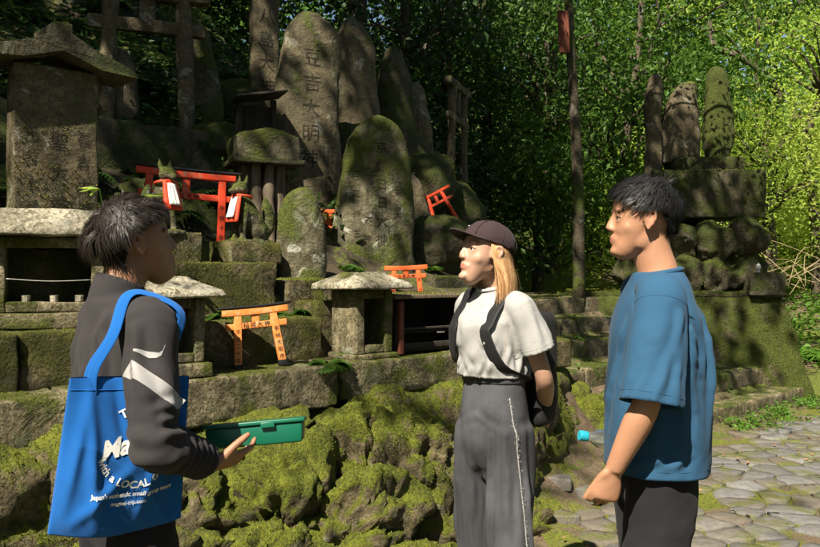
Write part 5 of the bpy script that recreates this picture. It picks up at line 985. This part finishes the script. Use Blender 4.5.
V, F = ICO[4]; sv = V*A(.0725,.0935,.082)+A(0,-.012,.030); ok = (V[:, 2] < .45) & (V[:, 1] < .15) & (V[:, 2] > -.75); F2 = [f for f in F if ok[f].all()]; me = mesh_of('hair_base', xf(sv, hm), F2); link('hair_base', me, HAIR_B, pW)
# cap
cm = hm @ Matrix.Translation((0,-.010,.044)) @ Matrix.Rotation(rad(4), 4, 'X'); V, F = ICO[5]; ok = V[:, 2] > -.12; sv = V*A(.083,.107,.083)*(1+.012*np.cos(6*np.arctan2(V[:, 0], V[:, 1]))[:, None]*(V[:, 2:3] < .95)); sv[:, 2] = np.maximum(sv[:, 2], -.008); sv += fbm(V*4, 2, 3)[:, None]*.003
cap = mk('cap', xf(sv, cm), [f for f in F if ok[f].any()], CAPM, pW); sd = cap.modifiers.new('t', 'SOLIDIFY'); sd.thickness = .003
nu, nv = 25, 9; bv = []
for j in range(nv):
    for i in range(nu):
        a = (i/(nu-1)-.5)*2.3; f = j/(nv-1); x = math.sin(a)*.083*(1-.10*f); y = math.cos(a)*.107+f*.066*math.cos(a*.62)**.8; bv.append((x, y, .004-1.9*x*x-.006*f+.0))
bf = [[j*nu+i, j*nu+i+1, (j+1)*nu+i+1, (j+1)*nu+i] for j in range(nv-1) for i in range(nu-1)]; br = mk('brim', xf(np.array(bv), cm), bf, CAPM, cap); sd = br.modifiers.new('t', 'SOLIDIFY'); sd.thickness = .0045
V, F = ICO[2]; mk('button', xf(V*A(.007,.007,.004)+A(0,0,.083), cm), F, CAPM, cap)
for k in range(6):
    a = k*math.pi/3+math.pi/6; P = [(math.sin(a)*.0845*math.cos(e)*(1-.0), math.cos(a)*.1085*math.cos(e), .0845*math.sin(e)) for e in np.linspace(.05, 1.52, 14)]; V, F = tube(np.array(P), .0012, 5); mk('seam', xf(V, cm), F, CAPM, cap)
V, F = text_mesh('~', .02); mk('stitched_mark', xf(np.stack([V[:, 0], V[:, 0]*0+.106, V[:, 1]+.033], 1), cm), F, PRINT, cap, smooth=False)
sc = Sculpt(); sc.tube([(0,0,1.03),(0,.002,1.075),(0,.012,1.14),(0,.016,1.21),(0,0,1.27),(0,-.010,1.325),(0,-.008,1.37)], [(.128,.104),(.133,.106),(.137,.110),(.138,.112),(.135,.096),(.102,.076),(.060,.058)], 30, ref=(0,1,0), ex=.92)
for s in (-1, 1): sc.ball((s*.060,.070,1.185), (.056,.055,.058))
for sgn, S, E in ((-1, A(*shL), A(*elL)), (1, A(*shR), A(*elR))):
    d = unit(E-S); sc.tube([S+A(-sgn*.06,0,.018), S, S+d*.09+A(sgn*.006,0,0), S+d*.175+A(sgn*.008,0,0)], [(.048,.056),(.051,.057),(.053,.058),(.057,.061)], 20, ref=(0,1,0))
def foldsW(V, N): lo = sstep(V[:, 2], 1.33, 1.2); return V+N*(.009*ridge(V, (6,6,3.5), 3, 25)+.008*ridge(V+A(.6,0,0)*V[:, 2:3], (7,7,7), 2, 28)+.008*ridge(V, (14,14,5), 2, 4)*sstep(V[:, 2], 1.12, 1.0))[:, None]*np.maximum(lo, .25)[:, None]
dL, dR = unit(A(*elL)-A(*shL)), unit(A(*elR)-A(*shR)); eL, eR = A(*shL)+dL*.165+A(-.008,0,0), A(*shR)+dR*.165+A(.008,0,0)
fW = fan((-.11,.06,1.24), [(-.10,.10,1.06),(-.02,.12,1.05),(-.13,.03,1.05)], .013, .010) + fan((.11,.06,1.24), [(.08,.10,1.06),(.0,.12,1.06)], .013, .010) + [((x,.11,1.10),(x+.03,.11,1.035),.010,.009) for x in (-.1,-.06,-.01,.05,.09)] + [((-.13,y,1.14),(-.135,y+.03,1.035),.010,.009) for y in (-.06,-.01,.05)] + fan(tuple(A(*shL)+A(-.04,0,.02)), [tuple(eL+A(-.05,-.03,0)), tuple(eL+A(-.05,.04,0))], .012, .008)
teeW, Vt, Ft = garment('t_shirt', sc, TEE_W, pW, lambda V, N: folds(foldsW(V, N), N, fW), .006, 7, cuts=[(eL, dL, .10, .145), (eR, dR, .10, .145), ((0,0,1.04),(0,0,-1),.17,-1)])
Q = np.array([(.062*math.cos(a), .0+.060*math.sin(a), 1.372-.016*math.sin(a)) for a in np.linspace(0, 6.283, 27)]); V, F = tube(Q, .006, 8, False); mk('collar', V, F, TEE_W, teeW)
seam_ring(teeW, Vt, Ft, A(*shL)+dL*.148, dL, (0,1,0), .12, TEE_W, th=.0009, out=.0002)
sc = Sculpt(); trousers(sc, H, .100, feet, 1.125, .86, .092)
def foldsJ(V, N): lo = sstep(V[:, 2], 1.0, .85); return V+N*(.008*ridge(V, (7,7,.8), 3, 35)*lo+.0035*ridge(V, (7,7,4), 2, 38))[:, None]
fJ = [((sx*.09+dx,dy,.86),(sx*.09+dx*1.3,dy*1.15,.12),.016,.010) for sx in (-1,1) for dx, dy in ((-.05,.08),(.02,.10),(.07,.05),(-.08,.0),(.08,-.03))] + fan((-.01,.10,.90), [(-.13,.07,.84),(.13,.07,.83)], .011, .006)
jeans, Vp, Fp = garment('jeans', sc, DENIM, pW, lambda V, N: folds(foldsJ(V, N), N, fJ), .007, 26)
V, F = tube(np.array([(.133*math.cos(a), .096*math.sin(a), 1.035) for a in np.linspace(0, 6.283, 40)]), [(.004,.017)]*40, 8, False, ref=(0,0,1)); mk('waistband', V, F, DENIM, jeans)
T_ = BVHTree.FromPolygons([Vector(v) for v in Vp], [list(f) for f in Fp])
def seam_line(xs, mat, nm, fr=.0, th=.003, dirn=(1,0,0)):
    P = [];
    for z in np.linspace(.97, .06, 90):
        y = xs(z); h = T_.ray_cast(Vector((-.6*dirn[0], y, z)) if dirn[0] else Vector((xs(z), .6, z)), Vector(dirn) if dirn[0] else Vector((0,-1,0)))[0]
        if h: P.append(np.array(h))
    P = np.array(P); m = MB(); m.tube(P+A(-.001*dirn[0], .001*(not dirn[0]), 0), th, 6)
    if fr:
        n = 700; i = NP.integers(0, len(P), n); p = P[i]+NP.normal(0, .004, (n, 3)); D = NP.normal(size=(n, 3))+A(-1.2,.6,-.3); V, F = leaves(p, D, NP.normal(size=(n, 3)), np.full(n, fr), np.full(n, .0018)); m.add(V, F.tolist())
    m.build(nm, mat, jeans, smooth=True)
seam_line(lambda z: .045-.03*(1-z), TAPE, 'frayed_side_seam', .007, .0026)
for x, y in feet: shoe(pW, x, y, LEATHER)
# backpack on her back, straps over both shoulders
bp = thing('backpack', 'black backpack worn by the woman, straps over the white T-shirt', 'backpack', WL, WR); bp.scale = (WSC,)*3
sc = Sculpt(); V, F = rbox((.118,.056,.215), r=.05, res=.03, amp=.006, seed=3); sc.solid(V+A(0,-.185,1.055), F.tolist()); V, F = rbox((.092,.024,.10), r=.022, res=.03, amp=.004); sc.solid(V+A(0,-.245,.97), F.tolist()); V, F = sc.build(.008, 5, lambda V, N: V+N*(.005*ridge(V, (8,8,6), 3, 3))[:, None]); mk('pack_body', V, F, PACK, bp)
for s in (-1, 1):
    Tt = BVHTree.FromPolygons([Vector(v) for v in Vt], [list(f) for f in Ft]); P = []
    for t in np.linspace(0, 1, 26):
        a = -.9+t*4.2; c0 = A(s*(.076+.008*math.sin(t*3)), .0, 1.20); dd = A(s*.04, -math.cos(a), math.sin(a))
        h = Tt.ray_cast(Vector(c0+unit(dd)*.5), Vector(-unit(dd)))[0]
        if h: P.append(np.array(h)+unit(dd)*.004)
    P = np.array(P+[A(s*.118,.085,1.085), A(s*.138,.03,1.06), A(s*.138,-.04,1.03), A(s*.115,-.11,1.0)]); P = smooth_path(P[::2], 4); P = P[np.r_[True, np.linalg.norm(np.diff(P, axis=0), axis=1) > .004]]
    V, F = tube(P, np.tile([(.024,.0032)], (len(P), 1)), 12, True, ref=unit(P-A(s*.07,0,1.16)), ex=.7); mk('strap', V, F, PACK, bp)
MB().tube(smooth_path([(-.03,-.14,1.30),(0,-.15,1.335),(.03,-.14,1.30)], 5), .007, 8).build('grab_loop', PACK, bp, smooth=True)

# ---- tote bag hanging from the left man's right shoulder
tb = thing('tote_bag', 'bright blue canvas tote with white round print on the left man\'s shoulder', 'tote bag', (-.80, 2.25, 0), rad(-53))
TA, TH = .335, .385; tilt = rad(4)
def bagp(a, b, side=1, out=0.):
    """a 0..1 back to front, b 0..1 top to bottom, in the wearer's frame (x = his right, y = forward)"""
    a = np.asarray(a, float); b = np.asarray(b, float); wd = TA*(1-.10*(1-b)); y = (a-.5)*wd; z = -b*TH-.018*np.sin(a*np.pi)*b
    y, z = y*math.cos(tilt)+z*math.sin(tilt), -y*math.sin(tilt)*.9+z*math.cos(tilt)
    th = .004+.042*np.sin(np.clip(a, 0, 1)*np.pi)**.7*np.sin(np.clip(b*.93+.04, 0, 1)*np.pi)**.6; P = np.stack([a*0, y*9, z*5], -1).reshape(-1, 3)
    wr = (.024*fbm(np.stack([y.ravel()*8+z.ravel()*3, z.ravel()*2.5, y.ravel()*0+2*side], 1), 3, 31)+.020*ridge(np.stack([y.ravel()*9+z.ravel()*6, z.ravel()*3, y.ravel()*0+side], 1), (1,1,1), 2, 33)*b.ravel()).reshape(a.shape)*np.sin(np.clip(a, 0, 1)*np.pi)**.5
    fl = 0
    for (a0, b0), (a1, b1), h_ in (((.16,.05),(.30,.95),.013),((.16,.05),(.06,.9),.010),((.86,.05),(.62,.9),.012),((.10,.95),(.55,.55),.010),((.86,.10),(.9,.95),-.010),((.35,.02),(.48,.5),-.008),((.2,.55),(.75,.98),.009)):
        da, db = a1-a0, b1-b0; t = np.clip(((a-a0)*da+(b-b0)*db)/(da*da+db*db), 0, 1); q = np.hypot(a-a0-t*da, b-b0-t*db); fl = fl+h_*np.sin(np.pi*np.clip(t*.9+.05, 0, 1))*np.exp(-(q/.045)**2)
    wr = wr*.8+fl
    return np.stack([.212+side*th+(wr+out)*1.0-.035*b+.03*(a-.5)**2, -.055+y, 1.205+z], -1)
na, nb = 110, 120; ga, gb = np.meshgrid(np.linspace(0, 1, na), np.linspace(0, 1, nb), indexing='ij'); V1 = bagp(ga, gb, 1).reshape(-1, 3); V2 = bagp(ga, gb, -1).reshape(-1, 3); ii = np.arange(na*nb).reshape(na, nb); q = np.stack([ii[:-1,:-1], ii[1:,:-1], ii[1:,1:], ii[:-1,1:]], -1).reshape(-1, 4)
bag_b = [ii[:, -1], ]; F = q.tolist()+(q[:, ::-1]+na*nb).tolist()
for e in (ii[0, :], ii[-1, :], ii[:, -1]): F += [[int(e[k]), int(e[k+1]), int(e[k+1]+na*nb), int(e[k]+na*nb)] for k in range(len(e)-1)]
bb_ = mk('bag_body', np.concatenate([V1, V2]), F, TOTE, tb)
hemv = bagp(np.linspace(.01,.99,40), np.full(40, .075), 1, .0012); V, F = tube(hemv, .0012, 5); mk('hem_stitch', V, F, TOTE, tb)
# handles over the shoulder
top = A(.118,-.02,1.425)
for sd_, o in ((1, .010), (-1, -.004)):
    a1, a2 = bagp(A(.16), A(.0), sd_).reshape(3)-A(0,0,.03), bagp(A(.86), A(.0), sd_).reshape(3)-A(0,0,.03)
    P = smooth_path([a1-A(0,0,.02), a1+A(.002,.006,.05), A(.222+o,-.105,1.315), A(.180+o,-.058,1.410), A(.180+o,.0,1.416), A(.225+o,.070,1.365), a2+A(.006,-.012,.085), a2-A(0,0,.02)], 6)
    V, F = tube(P, np.tile([(.0125,.0016)], (len(P), 1)), 10, True, ref=unit(P-A(.02,-.01,1.15)), ex=.5); mk('handle', V, F, TOTE, tb)
def bag_text(txt, size, ca, cb, ang=0., arc=None, bold=.0, shear=0.):
    cu = bpy.data.curves.new('t', 'FONT'); cu.body = txt; cu.size = size; cu.align_x = 'CENTER'; cu.align_y = 'CENTER'; cu.offset = bold; cu.shear = shear; cu.resolution_u = 3; o = bpy.data.objects.new('t', cu); C.objects.link(o); dg = bpy.context.evaluated_depsgraph_get(); dg.update()
    me = o.evaluated_get(dg).to_mesh(); V = np.array([v.co[:] for v in me.vertices]); F = [list(p.vertices) for p in me.polygons]; bpy.data.objects.remove(o); bpy.data.curves.remove(cu)
    V, F = split_long(V, F, .012); x, y = V[:, 0], V[:, 1]
    if arc: r = arc; th = x/abs(r); x, y = (r+y)*np.sin(th)*np.sign(r) if r > 0 else (abs(r)-y)*np.sin(th), ((r+y)*np.cos(th) if r > 0 else -(abs(r)-y)*np.cos(th))
    c_, s_ = math.cos(ang), math.sin(ang); x, y = x*c_-y*s_, x*s_+y*c_
    return bagp(ca+x/TA, cb-y/TH, 1, .0028), F
for nm, args in (('lettering_travel', ('TRAVEL', .030, .56, .42, 0, .085, .0006)), ('lettering_magical', ('Magical', .062, .53, .405, .25, None, .0022, .35)), ('lettering_trip', ('Trip', .05, .66, .50, .2, None, .0018, .35)), ('lettering_local', ('with a LOCAL GUIDE', .027, .56, .42, 0, -.098, .0006)), ('lettering_tours', ("Japan's authentic small group tours", .0155, .56, .735, 0, None, .0004)), ('lettering_address', ('magical-trip.com', .0135, .53, .79, 0, None, .0003))):
    V, F = bag_text(*args); mk('lettering', V, F, PRINT, tb, smooth=False)

# ---- green folder box in his hand
gt = thing('green_case', 'green plastic document case held out in the left man\'s hand', 'plastic case', Lw((.085,.365,.958)), rad(-2)); gt.rotation_euler = (rad(-9), rad(-4), rad(6))
V, F = rbox((.135,.095,.029), r=.006, res=.05, amp=0, taper=(1.04,1.04)); mk('tray', V, F, GREEN, gt, (0, 0, .027)); V, F = rbox((.147,.105,.006), r=.004, res=.05, amp=0); mk('rim', V, F, GREEN, gt, (0, 0, .062)); V, F = rbox((.02,.004,.008), r=.002, res=.05, amp=0); mk('latch', V, F, GREEN, gt, (.04,-.107,.055))
# ---- water bottle in the right man's far hand
g = G('clear_bottle'); g.b.inputs['Transmission Weight'].default_value = .85; g.b.inputs['IOR'].default_value = 1.25; CLEAR = g.out((.85,.9,.92), .12); CYAN = flat('cyan_cap', (.03,.42,.55), .4, .1)
Mr = Matrix.Translation((.765, 2.50, 0)) @ Matrix.Rotation(rad(86), 4, 'Z'); bt = thing('water_bottle', 'clear plastic water bottle with a cyan cap in the right man\'s hand', 'bottle', Mr @ Vector((.19,.125,.91)), 0)
bt.rotation_euler = Vector((-.93,-.1,.16)).to_track_quat('Z', 'Y').to_euler()
V, F = tube(np.array([(0,0,-.11),(0,0,-.105),(0,0,-.04),(0,0,-.035),(0,0,-.03),(0,0,.02),(0,0,.045),(0,0,.055)]), [.028,.031,.031,.029,.031,.031,.016,.0135], 22); mk('bottle_body', V, F, CLEAR, bt); V, F = tube(np.array([(0,0,.055),(0,0,.056),(0,0,.083),(0,0,.085)]), [.0165,.0178,.0175,.016], 22); mk('bottle_cap', V, F, CYAN, bt, smooth=False)

# ------------------------------------------------------------------ bibbed fox statues
def fox(label, loc, rz, flip=1):
    root = thing('fox_statue', label, 'fox statue', loc, rz); root.scale = (1.15,)*3; sc = Sculpt()
    sc.tube([(0,-.075,.02),(0,-.05,.07),(0,.0,.15),(0,.035,.215),(0,.05,.25)], [(.062,.06),(.066,.068),(.056,.055),(.043,.042),(.034,.036)], 16, ref=(0,1,0)); sc.ball((0,.062,.285), (.040,.045,.038)); sc.tube([(0,.085,.280),(0,.118,.270),(0,.137,.266)], [.024,.015,.009], 12)
    for s in (-1, 1):
        sc.tube([(s*.024,.045,.31),(s*.028,.040,.335),(s*.030,.038,.362)], [(.014,.009),(.012,.008),(.003,.003)], 10, ref=(0,1,0)); sc.tube([(s*.028,.045,.18),(s*.030,.062,.09),(s*.030,.066,.012)], [.022,.017,.016], 12); sc.ball((s*.031,.078,.014), (.017,.026,.014)); sc.ball((s*.045,-.035,.055), (.026,.05,.05))
    sc.tube([(0,-.11,.03),(0,-.145,.10),(0,-.13,.19),(0,-.115,.25)], [.022,.033,.032,.008], 12); V, F = rbox((.07,.12,.014), r=.006, res=.03, amp=.002); sc.solid(V, F.tolist())
    V, F = sc.build(.006, 3, lambda V, N: V+N*(.003*fbm(V*40, 2, 3))[:, None]); mk('body', V, F, STK, root)
    def sheet(nm, x, z0, z1, off, mat):
        n, k = 9, 10; P = [];
        for j in range(k):
            for i in range(n): u_ = i/(n-1)-.5; f = j/(k-1); P.append((u_*x*(1.0+.30*f), .090+.035*f-.9*(u_*x)**2*6+off+.004*math.sin(u_*19+3*f), z0+(z1-z0)*f))
        o = mk(nm, P, [[j*n+i, j*n+i+1, (j+1)*n+i+1, (j+1)*n+i] for j in range(k-1) for i in range(n-1)], mat, root); sd = o.modifiers.new('t', 'SOLIDIFY'); sd.thickness = .003
    sheet('bib', .080, .247, .105, .006, RED); sheet('bib_panel', .046, .238, .130, .0125, WHITE); V, F = tube(np.array([(.05*math.cos(a), .045+.048*math.sin(a), .243+.006*math.sin(a)) for a in np.linspace(0, 6.283, 22)]), .007, 8, False); mk('bib_cord', V, F, RED, root)
    return root
fox('left stone fox with a red and white bib, half hidden by the man\'s head', W(-.60, .84, 1.70), rad(-132), 1)
fox('right stone fox with a red and white bib, beside the small stele', W(-.02, .84, 1.66), rad(143), -1)
